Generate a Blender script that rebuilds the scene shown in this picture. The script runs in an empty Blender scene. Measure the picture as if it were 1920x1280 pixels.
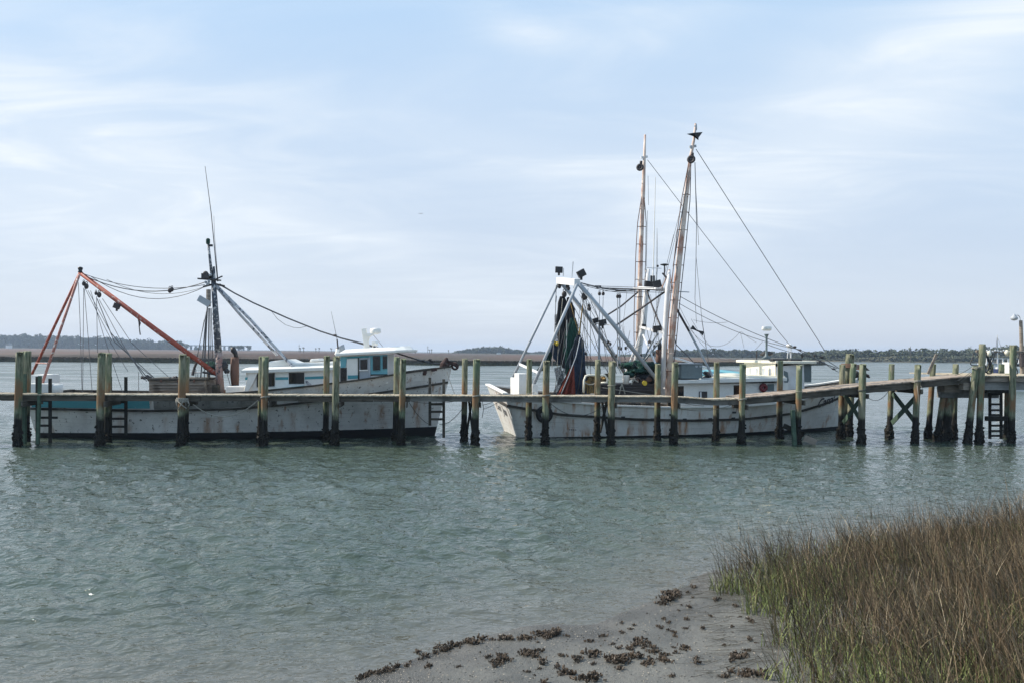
import bpy, math, random
import numpy as np
from mathutils import Vector, Matrix, noise as mn
R = math.radians
rnd = random.Random(7)
scene = bpy.context.scene
col = scene.collection

# ------------------------------------------------------------------ camera
CAM = Vector((0, 0, 3.7)); FPX = 1507.0
PITCH, ROLL = R(0.72), R(0.60)
Fw = Vector((0, math.cos(PITCH), math.sin(PITCH)))
U0 = Vector((0, -math.sin(PITCH), math.cos(PITCH))); R0 = Vector((1, 0, 0))
Rt = R0 * math.cos(ROLL) + U0 * math.sin(ROLL)
Up = U0 * math.cos(ROLL) - R0 * math.sin(ROLL)
cd = bpy.data.cameras.new('camera'); cam = bpy.data.objects.new('camera', cd); col.objects.link(cam)
cd.sensor_width = 36; cd.lens = FPX / 1920 * 36; cd.clip_start = 0.2; cd.clip_end = 20000
m = Matrix((Rt, Up, -Fw)).transposed().to_4x4(); m.translation = CAM; cam.matrix_world = m
scene.camera = cam
# ------------------------------------------------------------------ light
SUN_AZ, SUN_EL = R(-80), R(40)        # azimuth from +Y, negative towards -X (left)
sdir = Vector((math.sin(SUN_AZ) * math.cos(SUN_EL), math.cos(SUN_AZ) * math.cos(SUN_EL), math.sin(SUN_EL)))
sl = bpy.data.lights.new('sun', 'SUN'); sl.energy = 5.0; sl.angle = R(1.2); sl.color = (1, 0.92, 0.81)
so = bpy.data.objects.new('sun', sl); col.objects.link(so)
so.rotation_euler = sdir.to_track_quat('Z', 'Y').to_euler()
scene.view_settings.view_transform = 'Standard'; scene.view_settings.look = 'None'
scene.view_settings.exposure = 0.38; scene.view_settings.gamma = 1.0

world = bpy.data.worlds.new('World'); scene.world = world; world.use_nodes = True
nt = world.node_tree; nt.nodes.clear()
class NG:
    def __init__(s, nt): s.nt = nt
    def n(s, t, **k):
        nd = s.nt.nodes.new(t)
        for a, b in k.items():
            if a.startswith('i_'):
                nd.inputs[a[2:].replace('_', ' ')].default_value = b
            else: setattr(nd, a, b)
        return nd
    def l(s, a, b): s.nt.links.new(a, b)
    def math(s, op, a, b=None, c=None, clamp=False):
        nd = s.nt.nodes.new('ShaderNodeMath'); nd.operation = op; nd.use_clamp = clamp
        for i, v in enumerate((a, b, c)):
            if v is None: continue
            if isinstance(v, (int, float)): nd.inputs[i].default_value = v
            else: s.l(v, nd.inputs[i])
        return nd.outputs[0]
    def mix(s, fac, a, b, blend='MIX'):
        nd = s.nt.nodes.new('ShaderNodeMix'); nd.data_type = 'RGBA'; nd.blend_type = blend
        for i, v in ((0, fac), (6, a), (7, b)):
            if isinstance(v, (int, float)): nd.inputs[i].default_value = v
            elif isinstance(v, (tuple, list)): nd.inputs[i].default_value = (*v[:3], 1)
            else: s.l(v, nd.inputs[i])
        return nd.outputs[2]
    def ramp(s, fac, p0, p1, v0=0.0, v1=1.0, smooth=True):
        nd = s.nt.nodes.new('ShaderNodeMapRange'); nd.interpolation_type = 'SMOOTHSTEP' if smooth else 'LINEAR'
        nd.inputs[1].default_value = p0; nd.inputs[2].default_value = p1
        nd.inputs[3].default_value = v0; nd.inputs[4].default_value = v1
        s.l(fac, nd.inputs[0]); return nd.outputs[0]
    def noise(s, vec, scale, detail=4, rough=0.55, dist=0.0, stretch=None, out=0):
        if stretch:
            mp = s.n('ShaderNodeMapping'); mp.inputs['Scale'].default_value = stretch; s.l(vec, mp.inputs[0]); vec = mp.outputs[0]
        nd = s.n('ShaderNodeTexNoise'); s.l(vec, nd.inputs['Vector'])
        nd.inputs['Scale'].default_value = scale; nd.inputs['Detail'].default_value = detail
        nd.inputs['Roughness'].default_value = rough; nd.inputs['Distortion'].default_value = dist
        return nd.outputs[out]
g = NG(nt)
sky = g.n('ShaderNodeTexSky', sky_type='NISHITA', sun_disc=False, sun_elevation=SUN_EL, sun_rotation=SUN_AZ,
          air_density=1.0, dust_density=1.3, ozone_density=1.6, altitude=0)
tc = g.n('ShaderNodeTexCoord')
sep = g.n('ShaderNodeSeparateXYZ'); g.l(tc.outputs['Generated'], sep.inputs[0])
dx, dy, dz = sep.outputs
yy = g.math('MAXIMUM', dy, 0.05)
az = g.math('DIVIDE', dx, yy)                        # tan azimuth right of view axis
el = g.math('DIVIDE', dz, yy)                        # tan elevation
# cloud layer: project the direction on a high plane
zz = g.math('ADD', g.math('MAXIMUM', dz, 0.0), 0.12)
cmb = g.n('ShaderNodeCombineXYZ'); g.l(g.math('DIVIDE', dx, zz), cmb.inputs[0]); g.l(g.math('DIVIDE', dy, zz), cmb.inputs[1])
rot = g.n('ShaderNodeMapping'); rot.inputs['Rotation'].default_value = (0, 0, R(52)); rot.inputs['Scale'].default_value = (1.0, 1.9, 1); g.l(cmb.outputs[0], rot.inputs[0])
wisps = g.ramp(g.noise(rot.outputs[0], 1.0, 10, 0.58, 1.3), 0.38, 0.80)
rot2 = g.n('ShaderNodeMapping'); rot2.inputs['Rotation'].default_value = (0, 0, R(-20)); rot2.inputs['Location'].default_value = (3.3, 1.7, 0); g.l(cmb.outputs[0], rot2.inputs[0])
broad = g.ramp(g.noise(rot2.outputs[0], 0.42, 5, 0.5, 0.4), 0.38, 0.72)
def blob(a0, e0, sa, se, th):
    # soft elliptic patch of cirrus in direction space
    c, s_ = math.cos(th), math.sin(th)
    a = g.math('SUBTRACT', az, a0); e = g.math('SUBTRACT', el, e0)
    u = g.math('DIVIDE', g.math('ADD', g.math('MULTIPLY', a, c), g.math('MULTIPLY', e, s_)), sa)
    v = g.math('DIVIDE', g.math('SUBTRACT', g.math('MULTIPLY', e, c), g.math('MULTIPLY', a, s_)), se)
    d = g.math('ADD', g.math('MULTIPLY', u, u), g.math('MULTIPLY', v, v))
    return g.math('EXPONENT', g.math('MULTIPLY', d, -1.0))
blobs = [((-.56, .22, .26, .16, R(-25)), .9), ((.42, .29, .42, .075, R(28)), 1.0), ((.02, .40, .07, .022, R(-10)), .9),
         ((-.28, .17, .35, .04, R(-22)), .55), ((.0, .25, .30, .035, R(-12)), .5), ((.17, .41, .10, .03, R(8)), .5), ((.62, .43, .25, .05, R(15)), .6)]
tot = None
for a, wgt in blobs:
    b = g.math('MULTIPLY', blob(*a), wgt)
    tot = b if tot is None else g.math('ADD', tot, b)
tot = g.math('MULTIPLY', tot, g.ramp(wisps, 0, 1, 0.5, 1.35, False))
cl = g.math('ADD', g.math('MULTIPLY', g.math('MULTIPLY', wisps, g.ramp(el, .03, .25)), 0.30), g.math('MULTIPLY', broad, 0.22))
cl = g.math('ADD', cl, tot)
cl = g.math('MULTIPLY', cl, 0.80, clamp=True)
hz = g.math('EXPONENT', g.math('MULTIPLY', g.math('MAXIMUM', el, 0.0), -6.0))
sk = g.mix(0.10, sky.outputs[0], (6.0, 7.3, 9.2))
SKYK = 0.105
skc = g.n('ShaderNodeVectorMath', operation='SCALE'); g.l(sk, skc.inputs[0]); skc.inputs[3].default_value = SKYK
grad = g.mix(g.ramp(el, 0.0, 0.5, 1, 0, False), (0.385, 0.565, 0.78), (0.54, 0.585, 0.665))
base = g.mix(0.86, skc.outputs[0], grad)
fin = g.mix(cl, base, (0.69, 0.745, 0.80))
bg = g.n('ShaderNodeBackground'); g.l(fin, bg.inputs[0]); bg.inputs[1].default_value = 1.0
wo = g.n('ShaderNodeOutputWorld'); g.l(bg.outputs[0], wo.inputs[0])
# ------------------------------------------------------------------ helpers
def ray(px, py): return (Fw * FPX + Rt * (px - 960) - Up * (py - 640)).normalized()
def PD(px, py, D):
    d = ray(px, py); return CAM + d * ((D - CAM.y) / d.y)
def PZ(px, py, z=0.0):
    d = ray(px, py); return CAM + d * ((z - CAM.z) / d.z)
class Frame:
    """local frame on the water: l along the heading, w to the far side, z up"""
    def __init__(s, x, y, ang):
        s.O = Vector((x, y, 0)); s.h = Vector((math.cos(ang), math.sin(ang), 0)); s.n = Vector((-math.sin(ang), math.cos(ang), 0))
    def W(s, l, w, z): return s.O + s.h * l + s.n * w + Vector((0, 0, z))
    def p(s, px, py, w):
        d = ray(px, py); t = (s.O + s.n * w - CAM).dot(s.n) / d.dot(s.n); return CAM + d * t
    def L(s, px, w, py=700): return (s.p(px, py, w) - s.O).dot(s.h)
    def Z(s, px, py, w): return s.p(px, py, w).z
def interp(tab, x):
    if x <= tab[0][0]: return tab[0][1]
    for (a, va), (b, vb) in zip(tab, tab[1:]):
        if x <= b:
            t = (x - a) / (b - a); return va + (vb - va) * t
    return tab[-1][1]
class MB:
    def __init__(s): s.v = []; s.f = []
    def add(s, vs, fs):
        o = len(s.v); s.v += [Vector(v) for v in vs]; s.f += [tuple(i + o for i in f) for f in fs]; return s
    def hexa(s, b, t):            # two quads of 4 points
        return s.add(list(b) + list(t), [(3, 2, 1, 0), (4, 5, 6, 7), (0, 1, 5, 4), (1, 2, 6, 5), (2, 3, 7, 6), (3, 0, 4, 7)])
    def prism(s, a, b):
        n = len(a)
        return s.add(list(a) + list(b), [tuple(range(n))[::-1], tuple(range(n, 2 * n))] + [(i, (i + 1) % n, n + (i + 1) % n, n + i) for i in range(n)])
    def fbox(s, F, l0, l1, w0, w1, z0, z1):
        q = [(l0, w0), (l1, w0), (l1, w1), (l0, w1)]
        return s.hexa([F.W(l, w, z0) for l, w in q], [F.W(l, w, z1) for l, w in q])
    def box(s, c, d, rz=0, m=None):
        m = m or Matrix.Rotation(rz, 3, 'Z'); c = Vector(c)
        q = [(-1, -1), (1, -1), (1, 1), (-1, 1)]
        P = lambda x, y, z: c + m @ Vector((x * d[0] / 2, y * d[1] / 2, z * d[2] / 2))
        return s.hexa([P(x, y, -1) for x, y in q], [P(x, y, 1) for x, y in q])
    def slab(s, F, pts, w, th):    # outline given on the frame's plane w, real thickness th across it
        a = [F.p(x, y, w) for x, y in pts]; return s.prism(a, [p + F.n * th for p in a])
    def tube(s, pts, r, n=7, cap=True):
        pts = [Vector(p) for p in pts]; N = len(pts); rs = r if isinstance(r, (list, tuple)) else [r] * N
        base = len(s.v); up = None
        for i, p in enumerate(pts):
            d = (pts[min(i + 1, N - 1)] - pts[max(i - 1, 0)]).normalized()
            if up is None: up = Vector((0, 0, 1)) if abs(d.z) < .9 else Vector((1, 0, 0))
            a = d.cross(up).normalized(); b = a.cross(d).normalized(); up = b
            for k in range(n):
                t = 2 * math.pi * k / n; s.v.append(p + (a * math.cos(t) + b * math.sin(t)) * rs[i])
        for i in range(N - 1):
            for k in range(n):
                k2 = (k + 1) % n; s.f.append((base + i * n + k, base + i * n + k2, base + (i + 1) * n + k2, base + (i + 1) * n + k))
        if cap:
            s.f.append(tuple(base + k for k in range(n))[::-1]); s.f.append(tuple(base + (N - 1) * n + k for k in range(n)))
        return s
    def beam(s, a, b, wd, ht):     # rectangular bar
        a = Vector(a); b = Vector(b); d = (b - a).normalized()
        sd = d.cross(Vector((0, 0, 1)))
        if sd.length < .05: sd = Vector((1, 0, 0))
        sd.normalize(); up = sd.cross(d)
        q = [(-1, -1), (1, -1), (1, 1), (-1, 1)]
        return s.hexa([a + sd * x * wd / 2 + up * y * ht / 2 for x, y in q], [b + sd * x * wd / 2 + up * y * ht / 2 for x, y in q])
    def ball(s, c, r, n=10, m=6, jit=0, seed=0):
        c = Vector(c); r = (r, r, r) if isinstance(r, (int, float)) else r
        vs = []; fs = []
        for j in range(m + 1):
            ph = math.pi * j / m
            for k in range(n):
                t = 2 * math.pi * k / n; d = Vector((math.sin(ph) * math.cos(t), math.sin(ph) * math.sin(t), math.cos(ph)))
                q = 1 + (jit * mn.noise(d * 2.3 + Vector((seed, seed * .7, 0))) if jit else 0)
                vs.append(c + Vector((d.x * r[0], d.y * r[1], d.z * r[2])) * q)
        for j in range(m):
            for k in range(n): fs.append((j * n + k, (j + 1) * n + k, (j + 1) * n + (k + 1) % n, j * n + (k + 1) % n))
        return s.add(vs, fs)
    def lathe(s, c, prof, n=16, ax=None):
        c = Vector(c); z = Vector(ax or (0, 0, 1)).normalized(); x = z.orthogonal().normalized(); y = z.cross(x)
        vs = []; fs = []
        for r_, h in prof:
            for k in range(n):
                t = 2 * math.pi * k / n; vs.append(c + z * h + (x * math.cos(t) + y * math.sin(t)) * r_)
        for j in range(len(prof) - 1):
            for k in range(n): fs.append((j * n + k, j * n + (k + 1) % n, (j + 1) * n + (k + 1) % n, (j + 1) * n + k))
        fs.append(tuple(range(n))[::-1]); fs.append(tuple(range((len(prof) - 1) * n, len(prof) * n)))
        return s.add(vs, fs)
    def torus(s, c, R_, r, ax=(0, 1, 0), n=20, m=7):
        z = Vector(ax).normalized(); x = z.orthogonal().normalized(); y = z.cross(x); c = Vector(c); vs = []; fs = []
        for i in range(n):
            t = 2 * math.pi * i / n; d = x * math.cos(t) + y * math.sin(t)
            for k in range(m):
                u = 2 * math.pi * k / m; vs.append(c + d * (R_ + r * math.cos(u)) + z * r * math.sin(u))
        for i in range(n):
            for k in range(m): fs.append((i * m + k, i * m + (k + 1) % m, ((i + 1) % n) * m + (k + 1) % m, ((i + 1) % n) * m + k))
        return s.add(vs, fs)
    def build(s, name, mat, parent=None, smooth=False, bevel=0):
        off = parent_origin(parent) if parent else (sum(s.v, Vector()) / len(s.v) if s.v else Vector())
        if not parent: off = Vector((off.x, off.y, min(v.z for v in s.v)))
        me = bpy.data.meshes.new(name); me.from_pydata([v - off for v in s.v], [], s.f); me.materials.append(mat)
        if smooth: me.polygons.foreach_set('use_smooth', [True] * len(me.polygons))
        me.update(); o = bpy.data.objects.new(name, me); col.objects.link(o)
        if parent: o.parent = parent
        else: o.location = off
        if bevel:
            bm_ = o.modifiers.new('bevel', 'BEVEL'); bm_.width = bevel; bm_.segments = 2; bm_.limit_method = 'ANGLE'
        return o
def parent_origin(p):
    o = Vector()
    while p: o = o + p.location; p = p.parent
    return o
def tag(o, label, cat=None, group=None, kind=None):
    if label: o['label'] = label
    if cat: o['category'] = cat
    if group: o['group'] = group
    if kind: o['kind'] = kind
    return o
def empty(name, loc, label, cat, group=None):
    o = bpy.data.objects.new(name, None); o.location = loc; o.empty_display_size = .3; col.objects.link(o); return tag(o, label, cat, group)
def sag(a, b, s, n=14):
    a = Vector(a); b = Vector(b)
    return [a.lerp(b, i / n) - Vector((0, 0, 4 * s * (i / n) * (1 - i / n))) for i in range(n + 1)]
def arr_mesh(name, V, Fq, mat, smooth=False, attrs=None):
    me = bpy.data.meshes.new(name); V = np.asarray(V, np.float32); Fq = np.asarray(Fq, np.int32)
    k = Fq.shape[1]; me.vertices.add(len(V)); me.vertices.foreach_set('co', V.ravel())
    me.loops.add(Fq.size); me.loops.foreach_set('vertex_index', Fq.ravel())
    me.polygons.add(len(Fq)); me.polygons.foreach_set('loop_start', np.arange(0, Fq.size, k, dtype=np.int32))
    me.polygons.foreach_set('use_smooth', np.full(len(Fq), smooth))
    me.update(calc_edges=True)
    for an, av in (attrs or {}).items():
        at = me.attributes.new(an, 'FLOAT', 'POINT'); at.data.foreach_set('value', np.asarray(av, np.float32))
    me.materials.append(mat); o = bpy.data.objects.new(name, me); col.objects.link(o); return o

# ------------------------------------------------------------------ materials
def newmat(name):
    mt = bpy.data.materials.new(name); mt.use_nodes = True; mt.node_tree.nodes.clear(); q = NG(mt.node_tree)
    b = q.n('ShaderNodeBsdfPrincipled'); o = q.n('ShaderNodeOutputMaterial'); q.l(b.outputs[0], o.inputs[0]); return mt, q, b, o
def objco(q): return q.n('ShaderNodeTexCoord').outputs['Object']
def wpos(q): return q.n('ShaderNodeNewGeometry').outputs['Position']
def bump(q, b, h, strength=.3, dist=.02):
    bp = q.n('ShaderNodeBump'); bp.inputs['Strength'].default_value = strength; bp.inputs['Distance'].default_value = dist
    q.l(h, bp.inputs['Height']); q.l(bp.outputs[0], b.inputs['Normal'])
def paint(name, c, dirt=None, dirt_amt=.5, stain=None, stain_thr=.62, chip=None, chip_thr=.64, rough=.5, metal=0, scale=1.0, band=None, streak=.22, seams=None, runs=None):
    mt, q, b, o = newmat(name); v = objco(q)
    dirt = dirt or tuple(x * .6 for x in c)
    f = q.ramp(q.noise(v, 1.3 * scale, 6, .6), .35, .75, 0, dirt_amt)
    cc = q.mix(f, c, dirt)
    f3 = q.ramp(q.noise(v, 14 * scale, 4, .6), .3, .8, 0, .35); cc = q.mix(f3, cc, tuple(x * .75 for x in c))
    if stain:
        f2 = q.ramp(q.noise(v, 2.2 * scale, 5, .6, .2, (1.7, 1.7, streak)), stain_thr, stain_thr + .13, 0, .85)
        f2 = q.math('MULTIPLY', f2, q.ramp(q.noise(v, .9, 3), .4, .62))
        cc = q.mix(f2, cc, stain)
    if chip:
        f4 = q.ramp(q.noise(v, 7 * scale, 6, .65), chip_thr, chip_thr + .03); cc = q.mix(f4, cc, chip)
    if runs:
        sr = q.n('ShaderNodeSeparateXYZ'); q.l(v, sr.inputs[0]); wob = q.math('MULTIPLY', q.math('SUBTRACT', q.noise(v, 3.5, 4, .6, 0, (1, 1, .3)), .5), .22)
        sn = q.ramp(q.noise(v, 9, 5, .7, 0, (1, 1, .12)), .35, .62, .25, 1)
        for x_, w_, zt_, k_ in runs:
            d_ = q.math('DIVIDE', q.math('ADD', q.math('SUBTRACT', sr.outputs[0], x_), wob), w_)
            f_ = q.math('EXPONENT', q.math('MULTIPLY', q.math('MULTIPLY', d_, d_), -1.0))
            f_ = q.math('MULTIPLY', f_, q.ramp(sr.outputs[2], zt_ - .12, zt_, k_, 0)); f_ = q.math('MULTIPLY', f_, sn)
            cc = q.mix(f_, cc, stain)
    if seams:
        sp_ = q.n('ShaderNodeSeparateXYZ'); q.l(v, sp_.inputs[0])
        zz = q.math('SUBTRACT', sp_.outputs[2], q.math('MULTIPLY', q.math('MULTIPLY', sp_.outputs[0], sp_.outputs[0]), .0035))
        fr = q.math('FRACT', q.math('DIVIDE', zz, seams)); ln = q.math('LESS_THAN', fr, .07)
        cc = q.mix(q.math('MULTIPLY', ln, q.ramp(q.noise(v, 1.6, 4), .45, .6, 0, .6)), cc, tuple(x * .35 for x in c))
    if band:        # list of (z0, slope along x, colour): paint below that line
        sp = q.n('ShaderNodeSeparateXYZ'); q.l(v, sp.inputs[0])
        for z0, k, kc in band:
            zz = q.math('SUBTRACT', sp.outputs[2], q.math('MULTIPLY', sp.outputs[0], k))
            zz = q.math('ADD', zz, q.math('MULTIPLY', q.noise(v, 3, 3), .03))
            cc = q.mix(q.ramp(zz, z0 + .006, z0 + .022, 1, 0), cc, kc)
    q.l(cc, b.inputs['Base Color']); b.inputs['Roughness'].default_value = rough; b.inputs['Metallic'].default_value = metal; b.inputs['Specular IOR Level'].default_value = .3
    bump(q, b, q.noise(v, 9 * scale, 5, .6), .25, .02)
    return mt
def plain(name, c, rough=.6, metal=0, var=.3, sc=6):
    mt, q, b, o = newmat(name); v = objco(q)
    q.l(q.mix(q.ramp(q.noise(v, sc, 4), .3, .7, 0, 1), c, tuple(x * (1 - var) for x in c)), b.inputs['Base Color'])
    b.inputs['Roughness'].default_value = rough; b.inputs['Metallic'].default_value = metal; return mt
def wood(name, c1, c2, dark=(.05, .045, .035), stretch=(1, 1, 8), sc=3, moss=None):
    mt, q, b, o = newmat(name); v = objco(q)
    n1 = q.noise(v, sc, 7, .65, .3, stretch)
    cc = q.mix(q.ramp(n1, .35, .65), c1, c2)
    cc = q.mix(q.ramp(q.noise(v, 1.3, 5, .6), .5, .68, 0, .75), cc, dark)
    if moss: cc = q.mix(q.ramp(q.noise(v, .8, 4), .48, .6, 0, .7), cc, moss)
    q.l(cc, b.inputs['Base Color']); b.inputs['Roughness'].default_value = .85; b.inputs['Specular IOR Level'].default_value = .2
    bump(q, b, n1, .5, .01); return mt
def piling_mat():
    mt, q, b, o = newmat('piling wood'); w = wpos(q); v = w
    sp = q.n('ShaderNodeSeparateXYZ'); q.l(w, sp.inputs[0]); z = sp.outputs[2]
    fine = q.noise(v, 15, 7, .72, .3, (1, 1, .10)); big = q.noise(v, 1.7, 5, .6, 0, (1, 1, .6)); med = q.noise(v, 5, 5, .6, 0, (1, 1, .25))
    cc = q.mix(q.ramp(fine, .40, .62), (.25, .245, .17), (.065, .075, .045))
    cc = q.mix(q.ramp(big, .42, .62, 0, .7), cc, (.115, .165, .10))
    cc = q.mix(q.ramp(med, .52, .64, 0, .75), cc, (.27, .255, .19))
    # rust brown run-off above the tide line
    band = q.math('MULTIPLY', q.ramp(z, 1.25, 1.6), q.ramp(z, 2.1, 2.9, 1, 0))
    cc = q.mix(q.math('MULTIPLY', band, q.ramp(q.noise(v, 2.1, 4, .6, 0, (1, 1, .35)), .44, .56)), cc, (.20, .12, .065))
    cc = q.mix(q.ramp(q.noise(v, 7, 4, .6, 0, (1, 1, .15)), .62, .68, 0, .8), cc, (.045, .04, .03))
    # wet, dark and shell covered between the tides
    zt = q.math('ADD', z, q.math('MULTIPLY', q.math('SUBTRACT', q.noise(v, 3.2, 4), .5), .55))
    wet = q.ramp(zt, 1.0, 1.28, 1, 0)
    wc = q.mix(q.ramp(fine, .4, .7), (.008, .008, .007), (.030, .027, .021))
    cc = q.mix(wet, cc, wc)
    sh = q.math('MULTIPLY', q.ramp(q.noise(v, 22, 3, .6), .58, .66), q.ramp(zt, .35, .6, 1, 0))
    cc = q.mix(sh, cc, (.09, .08, .062))
    q.l(cc, b.inputs['Base Color']); q.l(q.ramp(wet, 0, 1, .85, .6), b.inputs['Roughness']); b.inputs['Specular IOR Level'].default_value = .18
    bump(q, b, q.math('ADD', fine, q.math('MULTIPLY', q.noise(v, 30, 4), wet)), .8, .02); return mt
M = {}
M['piling'] = piling_mat()
M['plank'] = wood('weathered deck plank', (.46, .41, .32), (.31, .275, .215), (.17, .145, .10), (7, 1, 1), 2)
M['ramp'] = wood('weathered ramp plank', (.36, .30, .245), (.23, .19, .155), (.10, .07, .05), (7, 1, 1), 2)
M['stringer'] = wood('dock stringer wood', (.125, .11, .09), (.06, .055, .045), (.03, .028, .022), (.5, .5, 6), 3)
M['stringer_pale'] = wood('pale dock stringer wood', (.21, .20, .18), (.13, .125, .115), (.05, .05, .045), (.5, .5, 6), 3)
M['brace'] = wood('treated brace wood', (.09, .14, .10), (.05, .08, .058), (.03, .03, .025), (1, 1, 1), 4)
M['wetwood'] = wood('dark wet wood', (.035, .035, .03), (.02, .02, .018), (.012, .012, .01), (1, 1, 1), 4)
M['greywood'] = wood('bare grey wood', (.30, .26, .22), (.19, .16, .13), (.06, .05, .04), (.6, .6, 6), 4)
M['concrete'] = wood('grey platform beam', (.27, .27, .26), (.20, .20, .19), (.12, .12, .11), (1, 1, 3), 2)
BOOT = (.011, .012, .014)
M['hull1'] = paint('chalky grey white hull paint', (.66, .65, .62), (.42, .41, .39), .75, (.28, .15, .08), .54, (.09, .085, .075), .62, .65, seams=.17, runs=[(-.9, .25, 1.0, .8), (-.45, .12, 1.05, .8), (-4.4, .18, 1.05, .5), (5.9, .14, 1.5, .8), (7.3, .12, 1.7, .8), (2.4, .1, 1.2, .5), (-2.6, .12, 1.0, .45)], band=[(.33, .013, BOOT)])
M['hull2'] = paint('white hull paint', (.78, .765, .73), (.57, .55, .50), .75, (.36, .17, .07), .50, (.16, .13, .11), .67, .5, seams=.19, runs=[(-5.4, .13, .95, .9), (-5.15, .07, .9, .9), (-3.3, .10, 1.2, .5), (-2.05, .16, .9, .8), (-.95, .13, .85, .9), (-.38, .11, .85, 1), (-.1, .10, .85, .95), (1.65, .14, .85, .8), (-1.95, .08, 1.4, .5), (4.2, .1, .9, .4)], band=[(.13, .012, BOOT)])
M['white'] = paint('white boat paint', (.81, .795, .755), (.62, .60, .55), .5, (.45, .30, .18), .66, None, rough=.45)
M['cream'] = paint('peeling cream paint', (.78, .74, .62), (.62, .56, .44), .6, (.42, .30, .18), .63, (.36, .36, .35), .66, .55)
M['rooffib'] = paint('stained white roof gel coat', (.72, .72, .69), (.52, .53, .50), .7, None, rough=.5)
M['grime'] = paint('bare weathered bulwark planking', (.24, .24, .225), (.10, .10, .09), .9, (.10, .09, .08), .5, (.05, .05, .045), .60, .8)
M['teal'] = paint('teal boat paint', (.07, .29, .34), (.10, .30, .33), .7, None, chip=(.35, .42, .42), chip_thr=.7, rough=.5)
M['aqua'] = paint('bright aqua paint', (.17, .42, .48), (.10, .32, .38), .5, None, chip=(.5, .5, .46), chip_thr=.68, rough=.5)
M['rail'] = wood('worn rub rail', (.085, .078, .068), (.035, .032, .028), (.012, .012, .01), (.5, .5, 6), 5)
M['glass'] = plain('dark cabin glass', (.014, .013, .013), .12, 0, .2)
M['black'] = plain('black fittings', (.02, .02, .022), .5, 0, .4)
M['redpipe'] = paint('red primed steel', (.36, .085, .055), (.22, .06, .04), .6, None, chip=(.42, .33, .30), chip_thr=.58, rough=.6)
M['redworn'] = paint('worn red and white steel', (.40, .20, .17), (.28, .08, .05), .9, None, chip=(.55, .48, .44), chip_thr=.56, rough=.6)
M['mast1'] = paint('flaking blue black mast paint', (.045, .055, .075), (.20, .21, .23), .6, None, chip=(.45, .45, .45), chip_thr=.55, rough=.6)
M['mastfoot'] = paint('peeling red white mast foot', (.40, .33, .30), (.20, .07, .05), .9, None, chip=(.05, .05, .06), chip_thr=.56, rough=.6)
M['strut'] = paint('white strut with worn paint', (.50, .50, .52), (.35, .35, .37), .6, None, chip=(.05, .06, .08), chip_thr=.55, rough=.6)
M['outrig'] = paint('rust streaked white outrigger', (.68, .58, .50), (.34, .13, .08), .9, (.30, .115, .055), .45, (.10, .05, .035), .64, .6, streak=.5)
M['galv'] = paint('pale grey blue steel', (.40, .43, .46), (.28, .30, .33), .6, (.25, .13, .08), .68, None, rough=.5)
M['whitest'] = paint('white painted steel', (.74, .75, .76), (.5, .45, .4), .6, (.35, .20, .12), .66, None, rough=.5)
M['darkst'] = plain('dark brown steel', (.055, .045, .045), .6, 0, .5)
M['rust'] = paint('rusty exhaust steel', (.16, .085, .06), (.09, .06, .05), .8, (.25, .18, .12), .6, None, rough=.8)
M['wire'] = plain('steel wire rope', (.10, .10, .105), .5, .0, .3)
M['rope'] = plain('pale mooring rope', (.36, .34, .29), .9, 0, .4, 30)
M['darkrope'] = plain('dark mooring rope', (.09, .095, .09), .9, 0, .4, 30)
M['rubber'] = plain('black tyre rubber', (.018, .018, .018), .75, 0, .3)
M['yellow'] = plain('yellow float', (.70, .50, .04), .5, 0, .2)
M['redbuoy'] = plain('red life ring', (.17, .02, .025), .6, 0, .3)
M['acgrey'] = plain('grey green cabinet', (.13, .17, .18), .55, 0, .15)
M['anchor'] = plain('rusty dark anchor', (.07, .035, .03), .8, 0, .5)
M['letter'] = plain('dark lettering', (.03, .03, .04), .6, 0, .3, 14)
M['faded'] = plain('faded lettering', (.16, .16, .17), .7, 0, .5, 14)
M['shell'] = paint('oyster shell', (.075, .055, .038), (.028, .022, .016), .9, None, chip=(.30, .26, .21), chip_thr=.62, rough=.6, scale=3)
M['shellwet'] = paint('wet oyster crust', (.030, .025, .019), (.012, .010, .008), .9, None, chip=(.12, .105, .085), chip_thr=.66, rough=.6, scale=3)
M['paleshell'] = plain('bleached shell', (.42, .37, .30), .7, 0, .4)
def netmat(name, c, alpha=0.0, c2=None):
    mt, q, b, o = newmat(name); v = objco(q)
    n1 = q.noise(v, 30, 4, .7, .5, (1, 1, .3)); cc = q.mix(q.ramp(n1, .35, .65), c, tuple(x * .35 for x in c))
    if c2: cc = q.mix(q.ramp(q.noise(v, 3.0, 4, .6, .4, (1, 1, .3)), .5, .62), cc, c2)
    q.l(cc, b.inputs['Base Color']); b.inputs['Roughness'].default_value = .95
    bump(q, b, n1, .8, .03)
    if alpha:
        t = q.n('ShaderNodeBsdfTransparent'); mx = q.n('ShaderNodeMixShader')
        q.l(q.math('GREATER_THAN', q.noise(v, 55, 2, .6), 1 - alpha), mx.inputs[0]); q.l(b.outputs[0], mx.inputs[1]); q.l(t.outputs[0], mx.inputs[2]); q.l(mx.outputs[0], o.inputs[0])
    return mt
M['netblack'] = netmat('black trawl net', (.020, .023, .03), .30)
M['netgreen'] = netmat('green trawl net', (.013, .085, .062), 0, (.008, .03, .028))
M['netblue'] = netmat('blue black trawl net', (.025, .045, .085), .22, (.008, .011, .018))
M['netred'] = netmat('orange red chafing net', (.30, .06, .035), 0, (.12, .025, .022))
M['netthin'] = netmat('thin grey netting', (.09, .12, .15), .5)
M['netbrown'] = netmat('ochre rope bundle', (.30, .20, .07), 0, (.10, .08, .05))
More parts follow.
